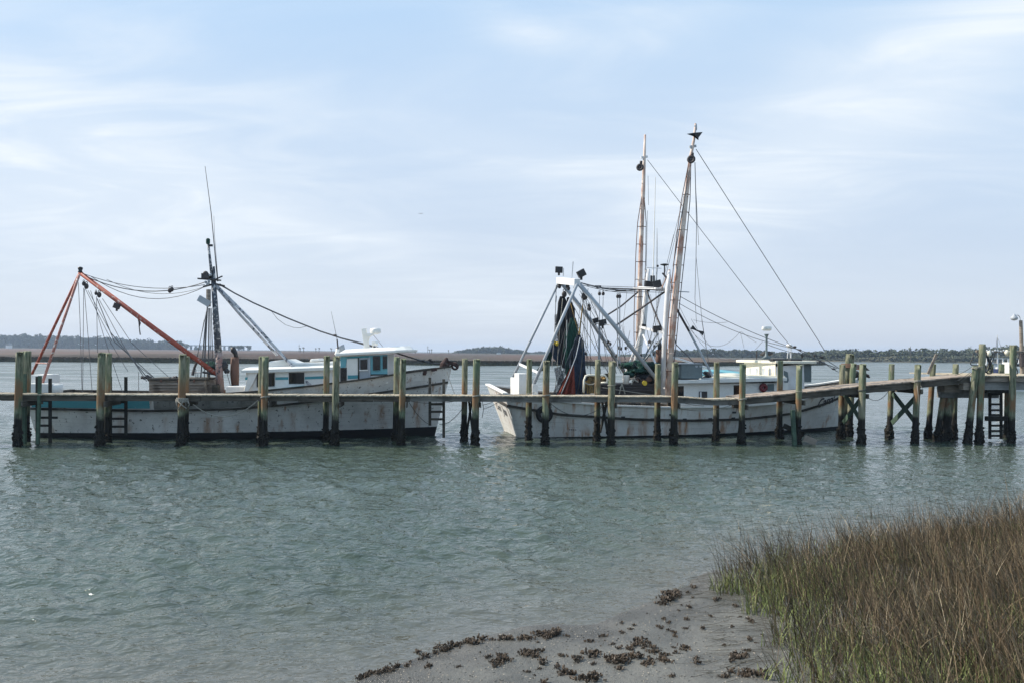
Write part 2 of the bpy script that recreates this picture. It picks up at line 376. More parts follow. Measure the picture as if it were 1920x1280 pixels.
# ------------------------------------------------------------------ shore shape
SH = [(-60, 5.0), (-20, 6.2), (-8, 7.2), (-4, 8.2), (-1.8, 9.05), (-.68, 10.3), (1.24, 11.1), (2.6, 12.7), (3.4, 13.5), (5.2, 14.6), (7.5, 15.6), (10.6, 16.9), (16, 19), (30, 23), (60, 30)]
SHX = np.array([a for a, _ in SH]); SHY = np.array([b for _, b in SH])
def shore(x): return np.interp(x, SHX, SHY)
def gz_arr(x, y):
    wob = .25 * np.sin(x * 1.9 + 1) + .12 * np.sin(x * 4.3)
    d = (shore(x) + wob * .6) - y
    z = np.where(d > 0, .055 * d + .012 * np.maximum(d - 2, 0) ** 2 * .3, .10 * d)
    z = np.maximum(z, -2.2)
    z = z + .028 * np.clip(d / .07, 0, 1)
    z = z + .018 * np.sin(x * 3.1 + y * 1.7) * np.sin(y * 2.3 - x) + .008 * np.sin(x * 9 + 2) * np.sin(y * 8.1)
    # the grassy bank stands a little higher than the mud flat
    k = np.clip((x - bank_x(y)) / .8, 0, 1); z = z + .10 * k
    return np.minimum(z, 2.2)
def bank_x(y):
    # left edge of the grassy bank as a function of distance
    return np.interp(y, [0, 8, 9.2, 9.8, 10.5, 11.3, 12.2, 13.0, 13.6, 14.5, 40], [2.2, 2.75, 3.05, 3.3, 3.45, 3.38, 3.2, 3.2, 3.45, 4.7, 60])
def gz(x, y): return float(gz_arr(np.array([x]), np.array([y]))[0])
def PG(px, py):                    # pixel to ground
    p = PZ(px, py, 0)
    for _ in range(6): p = PZ(px, py, gz(p.x, p.y))
    return p

# ground sheet (mud bank and river bed)
mt, q, b, o_ = newmat('tidal mud'); w = wpos(q)
nb = q.noise(w, 1.1, 6, .6); nf = q.noise(w, 14, 6, .65); ns = q.noise(w, 60, 3, .6)
cc = q.mix(q.ramp(nb, .35, .65), (.135, .133, .118), (.088, .086, .075))
cc = q.mix(q.ramp(nf, .5, .7, 0, .6), cc, (.07, .06, .05)); cc = q.mix(q.ramp(ns, .64, .72, 0, .6), cc, (.27, .24, .21))
spz = q.n('ShaderNodeSeparateXYZ'); q.l(w, spz.inputs[0])
wetm = q.ramp(spz.outputs[2], .03, .12, 1, 0)
cc = q.mix(q.math('MULTIPLY', wetm, .45), cc, (.06, .052, .045))
q.l(cc, b.inputs['Base Color'])
q.l(q.math('SUBTRACT', q.ramp(nb, .4, .6, .62, .36), q.math('MULTIPLY', wetm, .12)), b.inputs['Roughness']); b.inputs['Specular IOR Level'].default_value = .5
bump(q, b, q.math('ADD', q.math('MULTIPLY', nf, .6), q.math('MULTIPLY', ns, .4)), .9, .045)
M['mud'] = mt
xs = np.concatenate([np.linspace(-400, -6, 30), np.linspace(-5.6, 14, 300), np.linspace(15, 400, 30)])
ys = np.concatenate([np.linspace(-30, 5, 12), np.linspace(5.4, 20, 240), np.linspace(21, 60, 20), np.linspace(70, 3400, 20)])
XX, YY = np.meshgrid(xs, ys); ZZ = gz_arr(XX, YY)
nx = len(xs); ny = len(ys)
def grid_faces(nx, ny):
    i = np.arange(nx - 1)[None, :] + np.arange(ny - 1)[:, None] * nx
    return np.stack([i, i + 1, i + 1 + nx, i + nx], -1).reshape(-1, 4)
xo = XX.copy(); xo[YY > 60] *= 12
tag(arr_mesh('ground', np.stack([xo, YY, ZZ], -1).reshape(-1, 3), grid_faces(nx, ny), M['mud'], True), 'wet grey brown tidal mud bank', None, None, 'structure')

# ------------------------------------------------------------------ water
mt, q, b, o_ = newmat('tidal river water'); w = wpos(q)
att = q.n('ShaderNodeAttribute', attribute_name='shallow')
dist_ = q.n('ShaderNodeAttribute', attribute_name='far')
sh = att.outputs['Fac']
patch = q.noise(w, .12, 4, .5, 0, (1, .5, 1))
cc = q.mix(q.ramp(patch, .35, .65), (.040, .057, .042), (.056, .075, .058))
cc = q.mix(sh, cc, (.105, .102, .087))
q.l(cc, b.inputs['Base Color']); b.inputs['IOR'].default_value = 1.42; b.inputs['Roughness'].default_value = .045
n1 = q.noise(w, 3.6, 2, .5, .5, (1, 1.5, 1)); n2 = q.noise(w, 8.5, 1.5, .5, .5, (1, 1.4, 1)); n3 = q.noise(w, .8, 2, .5, .4, (1, 1.7, 1))
h = q.math('ADD', q.math('MULTIPLY', n1, .5), q.math('MULTIPLY', n2, .17))
n4 = q.noise(w, .22, 3, .6, .6, (.30, 1.0, 1)); fd = dist_.outputs['Fac']
n5 = q.noise(w, .055, 3, .6, .6, (.22, 1.0, 1))
h = q.math('MULTIPLY', h, q.math('SUBTRACT', 1.0, q.math('MULTIPLY', fd, .93)))
h = q.math('ADD', h, q.math('MULTIPLY', n3, q.math('SUBTRACT', .6, q.math('MULTIPLY', fd, .5))))
h = q.math('ADD', h, q.math('MULTIPLY', q.math('ADD', q.math('MULTIPLY', n4, 7.0), q.math('MULTIPLY', n5, 14.0)), fd))
q.l(q.math('ADD', .045, q.math('MULTIPLY', fd, q.ramp(n4, .35, .65, .10, .34))), b.inputs['Roughness'])
bp = q.n('ShaderNodeBump'); q.l(h, bp.inputs['Height']); bp.inputs['Distance'].default_value = .16
q.l(q.math('SUBTRACT', q.math('SUBTRACT', .75, q.math('MULTIPLY', dist_.outputs['Fac'], .30)), q.math('MULTIPLY', sh, .22)), bp.inputs['Strength']); q.l(bp.outputs[0], b.inputs['Normal'])
M['water'] = mt
th = np.concatenate([np.linspace(-80, -42, 12), np.linspace(-41, 41, 1000), np.linspace(42, 80, 12)]) * math.pi / 180
rr = [5.0]
while rr[-1] < 70: rr.append(rr[-1] + min(max(rr[-1] ** 2 / 2600, .035), .14 if rr[-1] < 42 else 1.2))
while rr[-1] < 3300: rr.append(rr[-1] * 1.08)
rr = np.array(rr); TT, RR = np.meshgrid(th, rr)
WX = np.clip(RR * np.tan(np.clip(TT, -1.4, 1.4)), -5500, 5500); WY = RR.copy()
rs = np.random.RandomState(3); WZ = np.zeros_like(WX)
amps = 0
for i in range(90):
    lam = 10 ** rs.uniform(math.log10(.22), math.log10(1.9)); a_ = rs.normal(R(-115), R(34)); k = 2 * math.pi / lam
    A = .0098 * lam ** .75 / 2.0
    ph = rs.uniform(0, 6.28); s_ = np.sin(k * (WX * math.cos(a_) + WY * math.sin(a_)) + ph + .8 * np.sin(WX * .37 + i) + .7 * np.sin(WY * .31 + i * 2))
    fade = np.clip(1.2 - RR * .14 * .012 / lam * 2.2, 0, 1)
    WZ += A * (.8 if lam > .8 else 1.0) * fade * (s_ + .25 * s_ * s_)
WZ *= np.clip((75 - RR) / 30, 0, 1)
gust = .75 + .35 * np.sin(WX * .11 + WY * .05 + .7) * np.sin(WY * .09 - .3)
dsh = WY - shore(WX)
WZ *= gust * np.clip(.28 + dsh * .16, .25, 1)
shal = np.clip(1 - dsh / 5.5, 0, 1) ** 1.6 * .9
WZ = WZ + .0
far_ = np.clip((RR - 38) / 70, 0, 1)
tag(arr_mesh('water', np.stack([WX, WY, WZ], -1).reshape(-1, 3), grid_faces(len(th), len(rr)), M['water'], True, {'shallow': shal.ravel(), 'far': far_.ravel()}), 'rippled grey green tidal river water', None, None, 'structure')

# ------------------------------------------------------------------ far marsh
mt, q, b, o_ = newmat('salt marsh'); w = wpos(q)
spz = q.n('ShaderNodeSeparateXYZ'); q.l(w, spz.inputs[0])
n1 = q.noise(w, .035, 6, .65, .3, (1, .35, 1)); n2 = q.noise(w, .9, 5, .7, 0, (1, .3, 1.6))
top = q.mix(q.ramp(n1, .38, .62), (.105, .047, .026), (.066, .032, .019))
top = q.mix(q.ramp(n2, .45, .7, 0, .6), top, (.036, .030, .021))
edge = q.mix(q.ramp(n2, .4, .65), (.055, .056, .030), (.028, .031, .018))
ed = q.n('ShaderNodeAttribute', attribute_name='edge').outputs['Fac']
top = q.mix(q.math('MULTIPLY', ed, q.ramp(n2, .3, .6, .55, 1)), top, (.036, .034, .019))
c2 = q.mix(q.ramp(spz.outputs[2], .62, .98, 0, 1), edge, top)
q.l(c2, b.inputs['Base Color']); b.inputs['Roughness'].default_value = .95; M['marsh'] = mt
def marsh_near(x): return np.interp(x, [-500, -200, -130, 0, 60, 90, 118, 125], [185, 192, 196, 214, 240, 262, 300, 420]) + 3 * np.sin(x * .11) + 1.5 * np.sin(x * .37 + 1)
def marsh_far(x): return np.interp(x, [-900, -200, 60, 118, 130], [1300, 1200, 700, 520, 430])
gx = np.concatenate([np.linspace(-900, -170, 60), np.linspace(-168, 124, 900)])
tv = np.concatenate([[0, .002, .004, .006, .008, .011], np.linspace(.014, 1, 90) ** 1.4])
tv = np.unique(np.clip(tv, 0, 1))
GX, TV = np.meshgrid(gx, tv); GY = marsh_near(GX) + (marsh_far(GX) - marsh_near(GX)) * TV
GX2 = GX * np.where(GX < -170, 1, 1)
rs = np.random.RandomState(5)
dn = (GY - marsh_near(GX))
GZ = np.clip(dn / 3.5, 0, 1) ** .6 * 1.0 - .1 + rs.uniform(-.12, .12, GX.shape) * np.clip(dn / 3, 0, 1)
GZ += .12 * np.sin(GX * .05) * np.clip(dn / 10, 0, 1)
V = [np.stack([GX2, GY, GZ], -1).reshape(-1, 3)]; F = [grid_faces(len(gx), len(tv))]
# reed tufts standing along the near edge of the marsh
N = 16000; ex = rs.uniform(-175, 122, N); ey = marsh_near(ex) + np.abs(rs.normal(0, 2.4, N)) + .1
eh = np.clip((ey - marsh_near(ex)) * .35 + .45, .4, 1.05) * rs.uniform(.8, 1.25, N); ew = rs.uniform(.15, .5, N); ea = rs.uniform(-.8, .8, N)
P0 = np.stack([ex - ew * np.cos(ea), ey - ew * np.sin(ea), np.full(N, -.1)], -1); P1 = np.stack([ex + ew * np.cos(ea), ey + ew * np.sin(ea), np.full(N, -.1)], -1)
P2 = np.stack([ex + ew * .45 * np.cos(ea), ey, eh], -1); P3 = np.stack([ex - ew * .5 * np.cos(ea), ey, eh * .92], -1)
o0 = len(V[0]); V.append(np.stack([P0, P1, P2, P3], 1).reshape(-1, 3)); F.append(np.arange(N * 4).reshape(-1, 4) + o0)
edv = np.concatenate([np.exp(-np.maximum(dn, 0) / 75).ravel(), np.full(N * 4, .8)])
tag(arr_mesh('marsh', np.concatenate(V), np.concatenate(F), M['marsh'], False, {'edge': edv}), 'flat reddish brown salt marsh across the river with a dark green reed edge', 'marsh', None, 'stuff')

# ------------------------------------------------------------------ far woods and their strips of land
def leafmat(name, a, b_, sc=.25):
    mt, q, b, o_ = newmat(name); w = wpos(q)
    cc = q.mix(q.ramp(q.noise(w, sc, 4, .6), .35, .65), a, b_); q.l(cc, b.inputs['Base Color']); b.inputs['Roughness'].default_value = .9; return mt
M['leaf'] = leafmat('woodland leaves', (.045, .062, .036), (.070, .082, .048), .10)
M['leaf2'] = leafmat('sparse pale woodland leaves', (.08, .095, .05), (.12, .115, .075), .08)
M['trunk'] = plain('grey brown bark', (.10, .085, .07), .9)
M['bankland'] = leafmat('far bank land', (.075, .07, .045), (.11, .095, .065), .05)
def crown_pts(rs, c, rx, rz, n, size):
    # leaf clumps spread through an uneven crown of several lobes
    k = rs.randint(5, 9); lob = [(rs.uniform(-.65, .65), rs.uniform(-.65, .65), rs.uniform(-.5, .75), rs.uniform(.38, .62)) for _ in range(k)]
    L_ = np.array(lob)[rs.randint(0, k, n)]
    d = rs.normal(0, 1, (n, 3)); d /= np.linalg.norm(d, axis=1)[:, None]; r_ = rs.uniform(.55, 1.05, n)[:, None] * L_[:, 3:4]
    p = (L_[:, :3] + d * r_) * np.array([rx, rx, rz]) + np.array(c)
    u = rs.normal(0, 1, (n, 3)); u /= np.linalg.norm(u, axis=1)[:, None]; v = np.cross(u, rs.normal(0, 1, (n, 3))); v /= np.linalg.norm(v, axis=1)[:, None]
    s = (size * rs.uniform(.6, 1.3, n))[:, None]
    return np.stack([p - u * s - v * s * .6, p + u * s - v * s * .5, p + u * s * .7 + v * s * .7, p - u * s * .8 + v * s * .6], 1).reshape(-1, 3)
def wood_mass(name, label, D, prof, seed, depth=60, mat='leaf', dens=1.0, scale=1.0):
    """prof: list of (photo px, top py) seen at distance D; trees fill the strip up to that height"""
    rs = np.random.RandomState(seed); V = []
    x0 = PD(prof[0][0], 650, D).x; x1 = PD(prof[-1][0], 650, D).x
    tops = [(PD(a, t, D).x, PD(a, t, D).z) for a, t in prof]
    n = int((x1 - x0) / (2.1 * scale) * dens)
    for i in range(n):
        x = x0 + (x1 - x0) * (i + rs.uniform(-.7, .7)) / n
        y = D + rs.uniform(-2, depth) * (1 if i % 3 else .15)
        H = max(interp(tops, x), 1.5) * rs.uniform(.86, 1.05) * (1 - .10 * (y - D) / depth * 0) + 3.7 * (y - D) / D * .0
        rx = rs.uniform(2.6, 6.0) * scale; rz = min(H * .42, 4.2 * scale); 
        V.append(crown_pts(rs, (x, y, H - rz * 1.0), rx, rz, int(150), .72 * scale))
        if H > rz * 2.2: V.append(crown_pts(rs, (x + rs.uniform(-1, 1), y - 1, (H - rz * 2) * .5 + .4), rx * .95, (H - rz * 1.6) * .55, 110, .85 * scale))
        # trunk as a slim quad prism
        for dxx in (0,):
            t = .22 * scale; b0 = np.array([x, y, 0]);
            V.append(np.array([[x - t, y, 0], [x + t, y, 0], [x + t * .5, y + .05, H * .8], [x - t * .5, y + .05, H * .8]]))
            V.append(np.array([[x, y - t, 0], [x, y + t, 0], [x + .05, y + t * .5, H * .8], [x + .05, y - t * .5, H * .8]]))
    V = np.concatenate(V); tag(arr_mesh(name, V, np.arange(len(V)).reshape(-1, 4), M[mat]), label, 'woods', None, 'stuff')
wood_mass('far_woods', 'long dark wooded shore at the left horizon behind the marsh', 1150,
    [(-120, 630), (-30, 627), (8, 629), (22, 625), (60, 627), (100, 629), (135, 632), (180, 631), (215, 636), (240, 638), (275, 637), (305, 640), (318, 646), (332, 652)], 1, 90, dens=1.5, scale=1.5)
wood_mass('island_woods', 'low wooded island behind the marsh in the middle of the horizon', 1000,
    [(852, 661), (864, 656), (880, 653), (905, 651), (925, 649), (945, 650), (962, 655), (975, 655), (990, 661)], 2, 70, dens=1.3, scale=1.2)
wood_mass('island_woods', 'tiny tuft of trees just right of the wooded island', 1200, [(996, 662), (1006, 658), (1016, 659), (1030, 663)], 3, 30, scale=1.2)
wood_mass('far_woods', 'wooded shore behind the cabin roofs of the right boat', 700,
    [(1180, 668), (1240, 662), (1262, 655), (1290, 655), (1320, 656), (1345, 654), (1380, 656), (1420, 657), (1470, 658), (1505, 661), (1530, 668), (1552, 674)], 4, 70, dens=1.2, scale=1.1)
wood_mass('river_woods', 'wooded river shore behind the rising ramp at the right', 470,
    [(1530, 675), (1545, 668), (1562, 659), (1572, 660), (1598, 656), (1625, 655), (1650, 657), (1665, 660), (1700, 657), (1722, 661), (1738, 654), (1752, 654), (1762, 660), (1790, 654), (1830, 656), (1860, 655), (1880, 653), (1905, 650), (1960, 648), (2050, 648)], 5, 60, dens=1.7, scale=.85)
wood_mass('river_woods', 'paler scrub along the waterline of the right shore', 462,
    [(1545, 677), (1580, 672), (1640, 670), (1700, 667), (1760, 668), (1830, 667), (1900, 666), (2050, 665)], 6, 8, mat='leaf2', dens=2.2, scale=.6)
mb = MB()
def land(x0, x1, y0, y1, h=.5):
    mb.prism([Vector(p) for p in ((x0, y0, -1), (x1, y0, -1), (x1 + 15, y1, -1), (x0 - 15, y1, -1))], [Vector(p) for p in ((x0 + 3, y0 + 3, h), (x1 - 3, y0 + 3, h), (x1 + 10, y1 - 3, h), (x0 - 10, y1 - 3, h))])
land(172, 420, 455, 560, .55); land(90, 290, 660, 800, .6); land(-1000, -480, 1080, 1300, 1.3); land(-90, 70, 960, 1150, 1.2)
land(-560, -330, 1480, 1560, 1.2)
tag(mb.build('far_shore', M['bankland']), 'low land under the far woods', None, None, 'structure')
# pale sandy far strip and lone trees beyond the marsh
M['palm'] = leafmat('palm fronds', (.035, .05, .03), (.05, .065, .035), .5)
def small_tree(px, py_top, D, kind, label, grp, base=.9, seed=0):
    p = PD(px, 655, D); H = PD(px, py_top, D).z - base
    t = empty('palm_tree' if kind == 'palm' else 'tree', (p.x, D, base), label, 'tree', grp); r2 = np.random.RandomState(seed + 50)
    mb = MB(); k = .0
    mb.tube([(p.x, D, base - 1), (p.x + .2, D, base + H * .5), (p.x, D, base + H * .85)], [.35, .26, .2] if kind == 'palm' else [.5, .35, .15], 6); mb.build('trunk', M['trunk'], t)
    c = (0, 0, H * (.82 if kind == 'palm' else .58)); rx = H * (.22 if kind == 'palm' else .55)
    V = crown_pts(r2, c, rx, H * (.17 if kind == 'palm' else .38), 150 if kind == 'palm' else 320, rx * .17)
    o = arr_mesh('crown', V, np.arange(len(V)).reshape(-1, 4), M['palm'] if kind == 'palm' else M['leaf']); o.parent = t
pal = ['first', 'second', 'third', 'fourth', 'fifth', 'sixth', 'seventh', 'eighth', 'ninth', 'tenth']
for i, (px, py) in enumerate([(563, 651), (569, 650.5), (592, 652), (598, 651.5), (621, 652), (779, 655), (805, 654.5), (809, 654.5), (841, 656), (1090, 659)]):
    small_tree(px, py, 760, 'palm', '%s lone palm from the left standing in the far marsh' % pal[i], 'lone palms in the far marsh', .9, i)
for i, (px, py, D, lb) in enumerate([(452, 645, 1000, 'broad dark tree on the far shore right of the exhaust stack'), (467, 648, 1000, 'small round tree beside the broad tree on the far horizon'), (436, 648, 1000, 'low tree just left of the broad tree on the far horizon'), (333, 640, 1000, 'dark tree on the far horizon at the left end of the bridge')]):
    small_tree(px, py, D, 'tree', lb, 'lone trees on the far horizon', .9, 20 + i)
# long low bridge on the horizon
bD = 1450; A = PD(318, 650, bD); B = PD(470, 650, bD); hz_ = PD(380, 647.6, bD).z
br = empty('bridge', (A.x, bD, 0), 'long low grey causeway bridge on piers at the far left horizon', 'bridge')
M['farconc'] = plain('bridge concrete', (.24, .24, .24), .8)
MB().box(((A.x + B.x) / 2, bD, hz_), (B.x - A.x, 9, 1.6)).build('deck', M['farconc'], br)
for i in range(17):
    x = A.x + (B.x - A.x) * (i + .5) / 17; MB().box((x, bD, hz_ / 2 - .9), (1.6, 7, hz_)).build('pier', M['farconc'], br)
def pole_far(px, pt, D, lb):
    t = PD(px, pt, D); p = MB().tube([(t.x, D, 0), (t.x, D, t.z)], [.28 * D / 1000 + .08, .15 * D / 1000 + .05], 6); p.tube([(t.x - 1.2, D, t.z * .82), (t.x + 1.2, D, t.z * .82)], .12, 5)
    tag(p.build('utility_pole', M['trunk']), lb, 'pole', 'thin poles on the far shore')
pole_far(131, 636, 1120, 'thin pale pole in front of the left wooded shore'); pole_far(561, 645, 900, 'thin pole among the lone palms on the horizon'); pole_far(802, 648, 900, 'thin pole left of the paired palms before the wooded island')
pole_far(1707, 649, 455, 'thin tall pole on the right wooded shore behind the ramp')
# small pale houses among the trees
for px, py, D, w_, lb in ((17, 640, 1080, 5, 'pale roofed house among the trees at the far left'), (935, 661, 950, 5, 'small pale house at the foot of the wooded island')):
    p = PD(px, py, D); z0 = .3
    hs = empty('house', (p.x, D, z0), lb, 'house'); hh = max(min(p.z, 6), 1.8)
    MB().box((p.x, D, z0 + hh * .4), (w_, 6, hh * .8)).build('wall', M['white'], hs)
    MB().prism([Vector((p.x - w_ * .55, D - 3.4, z0 + hh * .8)), Vector((p.x + w_ * .55, D - 3.4, z0 + hh * .8)), Vector((p.x + w_ * .3, D - 3.4, z0 + hh * 1.2)), Vector((p.x - w_ * .3, D - 3.4, z0 + hh * 1.2))], [Vector((p.x - w_ * .55, D + 3.4, z0 + hh * .8)), Vector((p.x + w_ * .55, D + 3.4, z0 + hh * .8)), Vector((p.x + w_ * .3, D + 3.4, z0 + hh * 1.2)), Vector((p.x - w_ * .3, D + 3.4, z0 + hh * 1.2))]).build('roof', M['farconc'], hs)

# ------------------------------------------------------------------ near bank grass
def grassmat():
    mt, q, b, o_ = newmat('marsh grass blades'); at = q.n('ShaderNodeAttribute', attribute_name='tint').outputs['Fac']
    r_ = q.n('ShaderNodeValToRGB'); q.l(at, r_.inputs[0]); e = r_.color_ramp.elements
    stops = [(0, (.14, .175, .06)), (.2, (.23, .265, .10)), (.38, (.10, .105, .045)), (.5, (.026, .021, .013)), (.66, (.13, .092, .058)), (.82, (.21, .155, .095)), (.93, (.33, .26, .165)), (1, (.46, .38, .26))]  # near-black stop serves dark stems and painted shade among the blades
    while len(e) < len(stops): e.new(.5)
    for k, (ps, c) in zip(e, stops): k.position = ps; k.color = (*c, 1)
    q.l(r_.outputs[0], b.inputs['Base Color']); b.inputs['Roughness'].default_value = .7; b.inputs['Specular IOR Level'].default_value = .25; return mt
M['grass'] = grassmat()
def blades(x, y, hgt, wid, lx, ly, curl, tint, rs):
    n = len(x); z0 = gz_arr(x, y) - .02; T = [0, .4, .75, 1.0]; V = np.zeros((n, 7, 3)); fa = rs.uniform(0, math.pi, n)
    ax, ay = np.cos(fa), np.sin(fa); k = 0
    for ti, t in enumerate(T):
        cx = x + lx * hgt * (t * (1 - curl) + curl * t * t); cy = y + ly * hgt * (t * (1 - curl) + curl * t * t)
        cz = z0 + hgt * t * np.sqrt(np.clip(1 - (lx ** 2 + ly ** 2) * (.5 + .5 * t * curl), .15, 1))
        wd = wid * (1 - t * .75) * .5
        if ti < 3:
            V[:, k] = np.stack([cx - ax * wd, cy - ay * wd, cz], -1); V[:, k + 1] = np.stack([cx + ax * wd, cy + ay * wd, cz], -1); k += 2
        else: V[:, 6] = np.stack([cx, cy, cz], -1)
    b0 = np.arange(n)[:, None] * 7
    Fq = np.concatenate([b0 + np.array([0, 1, 3, 2]), b0 + np.array([2, 3, 5, 4]), b0 + np.array([4, 5, 6, 6])]).astype(np.int32)
    return V.reshape(-1, 3), Fq, np.repeat(tint, 7)
def addgrass(name, label, layers):
    V = []; F = []; T = []; off = 0
    for L_ in layers:
        v, f, t = L_; V.append(v); T.append(t)
        tri = f[:, 2] == f[:, 3]; qf = f[~tri]; tf = f[tri][:, :3]
        F.append((qf + off, tf + off)); off += len(v)
    V = np.concatenate(V); me = bpy.data.meshes.new(name)
    Q = np.concatenate([a for a, _ in F]); Tt = np.concatenate([b_ for _, b_ in F])
    me.vertices.add(len(V)); me.vertices.foreach_set('co', V.astype(np.float32).ravel())
    li = np.concatenate([Q.ravel(), Tt.ravel()]).astype(np.int32); me.loops.add(len(li)); me.loops.foreach_set('vertex_index', li)
    st = np.concatenate([np.arange(len(Q)) * 4, len(Q) * 4 + np.arange(len(Tt)) * 3]).astype(np.int32)
    me.polygons.add(len(st)); me.polygons.foreach_set('loop_start', st); me.update(calc_edges=True)
    at = me.attributes.new('tint', 'FLOAT', 'POINT'); at.data.foreach_set('value', np.concatenate(T).astype(np.float32))
    me.materials.append(M['grass']); o = bpy.data.objects.new(name, me); col.objects.link(o); tag(o, label, 'grass', None, 'stuff')
rs = np.random.RandomState(11)
def scatter(n, xr, yr, keep):
    x = rs.uniform(*xr, n); y = rs.uniform(*yr, n); k = keep(x, y); return x[k], y[k]
def nse(x, y, s, ph=0): return np.sin(x * s + ph) * np.sin(y * s * 1.3 + ph * 2) + .5 * np.sin(x * s * 2.3 + y * s + ph)
inb = lambda x, y: (x > bank_x(y) + .18 * np.sin(y * 5) + .1 * np.sin(y * 13)) & (y < shore(x) - .15)
def clumped(x, y, s, ph, thr): return nse(x, y, s, ph) > thr
L1 = []
# tall dead stems, leaning together to the left
x, y = scatter(105000, (2.2, 14), (6.0, 18.5), lambda x, y: inb(x, y) & (x > bank_x(y) + .25) & ((rs.uniform(size=len(x)) < .45) | clumped(x, y, 2.2, .5, .15)))
dens = np.clip((x - bank_x(y)) / 1.6, .10, 1) * np.clip(.50 + .65 * nse(x, y, 1.9, 4.0), .10, 1); k = rs.uniform(size=len(x)) < dens * .8; x, y = x[k], y[k]; n = len(x)
tuft = .5 + .5 * np.clip(nse(x, y, 1.7, 2.0), -1, 1)
h_ = np.where(rs.uniform(size=n) < .05, 1.4, 1) * rs.uniform(.5, 1.05, n) * (.66 + .48 * tuft) * (1 + .35 * np.exp(-((x - 4.15) / .5) ** 2 - ((y - 13.3) / .9) ** 2)) * np.clip(.75 + .25 * (x - bank_x(y)), .7, 1.0)
gap = np.exp(-((x - 5.05) / .42) ** 2 - ((y - 13.6) / 1.2) ** 2); kk = rs.uniform(size=n) > .8 * gap; x, y, h_ = x[kk], y[kk], h_[kk] * (1 - .3 * gap[kk]); n = len(x)
lean = .62 + .36 * nse(x, y, .9, 1.1)
u_ = rs.uniform(size=n); tint = np.where(u_ < .27, rs.uniform(.44, .56, n), np.where(u_ < .82, rs.uniform(.60, .82, n), rs.uniform(.84, 1.0, n))) ; tint = np.clip(tint + .05 * nse(x, y, 1.3, 3), .44, 1)  # darkest share of stems carries the shade inside the grass as colour
L1.append(blades(x, y, h_, rs.uniform(.006, .013, n), -lean * .62 + rs.normal(0, .30, n), rs.normal(.0, .30, n), .5, tint, rs))
# side twigs on the dead stems
m_ = rs.uniform(size=n) < .55; xt, yt = x[m_] - .2 * lean[m_] * h_[m_], y[m_]; nn_ = len(xt)
v, f, t = blades(xt, yt, rs.uniform(.12, .3, nn_), rs.uniform(.003, .006, nn_), rs.normal(0, .5, nn_), rs.normal(0, .4, nn_), .3, np.clip(tint[m_] + .04, 0, 1), rs)
v[:, 2] += np.repeat(h_[m_] * rs.uniform(.35, .75, nn_), 7); L1.append((v, f, t))
x, y = scatter(9000, (2.3, 14), (6.5, 18.5), lambda x, y: inb(x, y) & (x > bank_x(y) - .1)); n = len(x)
L1.append(blades(x, y, rs.uniform(.75, 1.28, n) * (.8 + .25 * np.clip(nse(x, y, 2.1, .9), -1, 1)), rs.uniform(.007, .012, n), rs.normal(-.26, .26, n), rs.normal(.05, .22, n), .6, np.clip(rs.normal(.56, .08, n), .44, .95), rs))
addgrass('dead_marsh_grass', 'tall brown dead marsh grass leaning over the near right bank', L1)
L2 = []
x, y = scatter(70000, (2.0, 14), (6.0, 18.0), lambda x, y: inb(x, y))
gr = np.clip(.62 + .55 * nse(x, y, 1.1, .3) - .20 * (x - bank_x(y)) + .25 * (y < 9.6) + .8 * np.exp(-((x - 4.55) / .5) ** 2 - ((y - 12.6) / .55) ** 2), .14, 1); k = rs.uniform(size=len(x)) < gr; x, y = x[k], y[k]; n = len(x)
L2.append(blades(x, y, rs.uniform(.12, .40, n), rs.uniform(.009, .018, n), rs.normal(-.05, .35, n), rs.normal(-.1, .3, n), .8, np.clip(rs.normal(.17, .11, n), 0, .4), rs))
addgrass('green_marsh_grass', 'short fresh green marsh grass growing low along the near right bank', L2)
L3 = []
x, y = scatter(26000, (2.0, 14), (6.0, 18), inb); n = len(x)      # matted stems lying near the ground
L3.append(blades(x, y, rs.uniform(.2, .5, n), rs.uniform(.004, .008, n), rs.normal(-.5, .35, n), rs.normal(0, .4, n), .2, np.clip(rs.normal(.56, .08, n), .4, .9), rs))
n = 420; x = rs.uniform(2.2, 3.7, n); y = rs.uniform(8.5, 13.3, n); k = (x < bank_x(y) + .3) & (x > bank_x(y) - .75); x, y = x[k], y[k]; n = len(x)
v, f, t = blades(x, y, rs.uniform(.2, .6, n), rs.uniform(.006, .011, n), rs.uniform(-1, -.6, n), rs.normal(0, .35, n), .1, np.full(n, .49), rs)
v[:, 2] = gz_arr(v[:, 0], v[:, 1]) + .012 + (np.arange(len(v)) % 7) * .002; L3.append((v, f, t))
addgrass('fallen_grass_stems', 'dark fallen grass stems lying on the mud below the bank', L3)
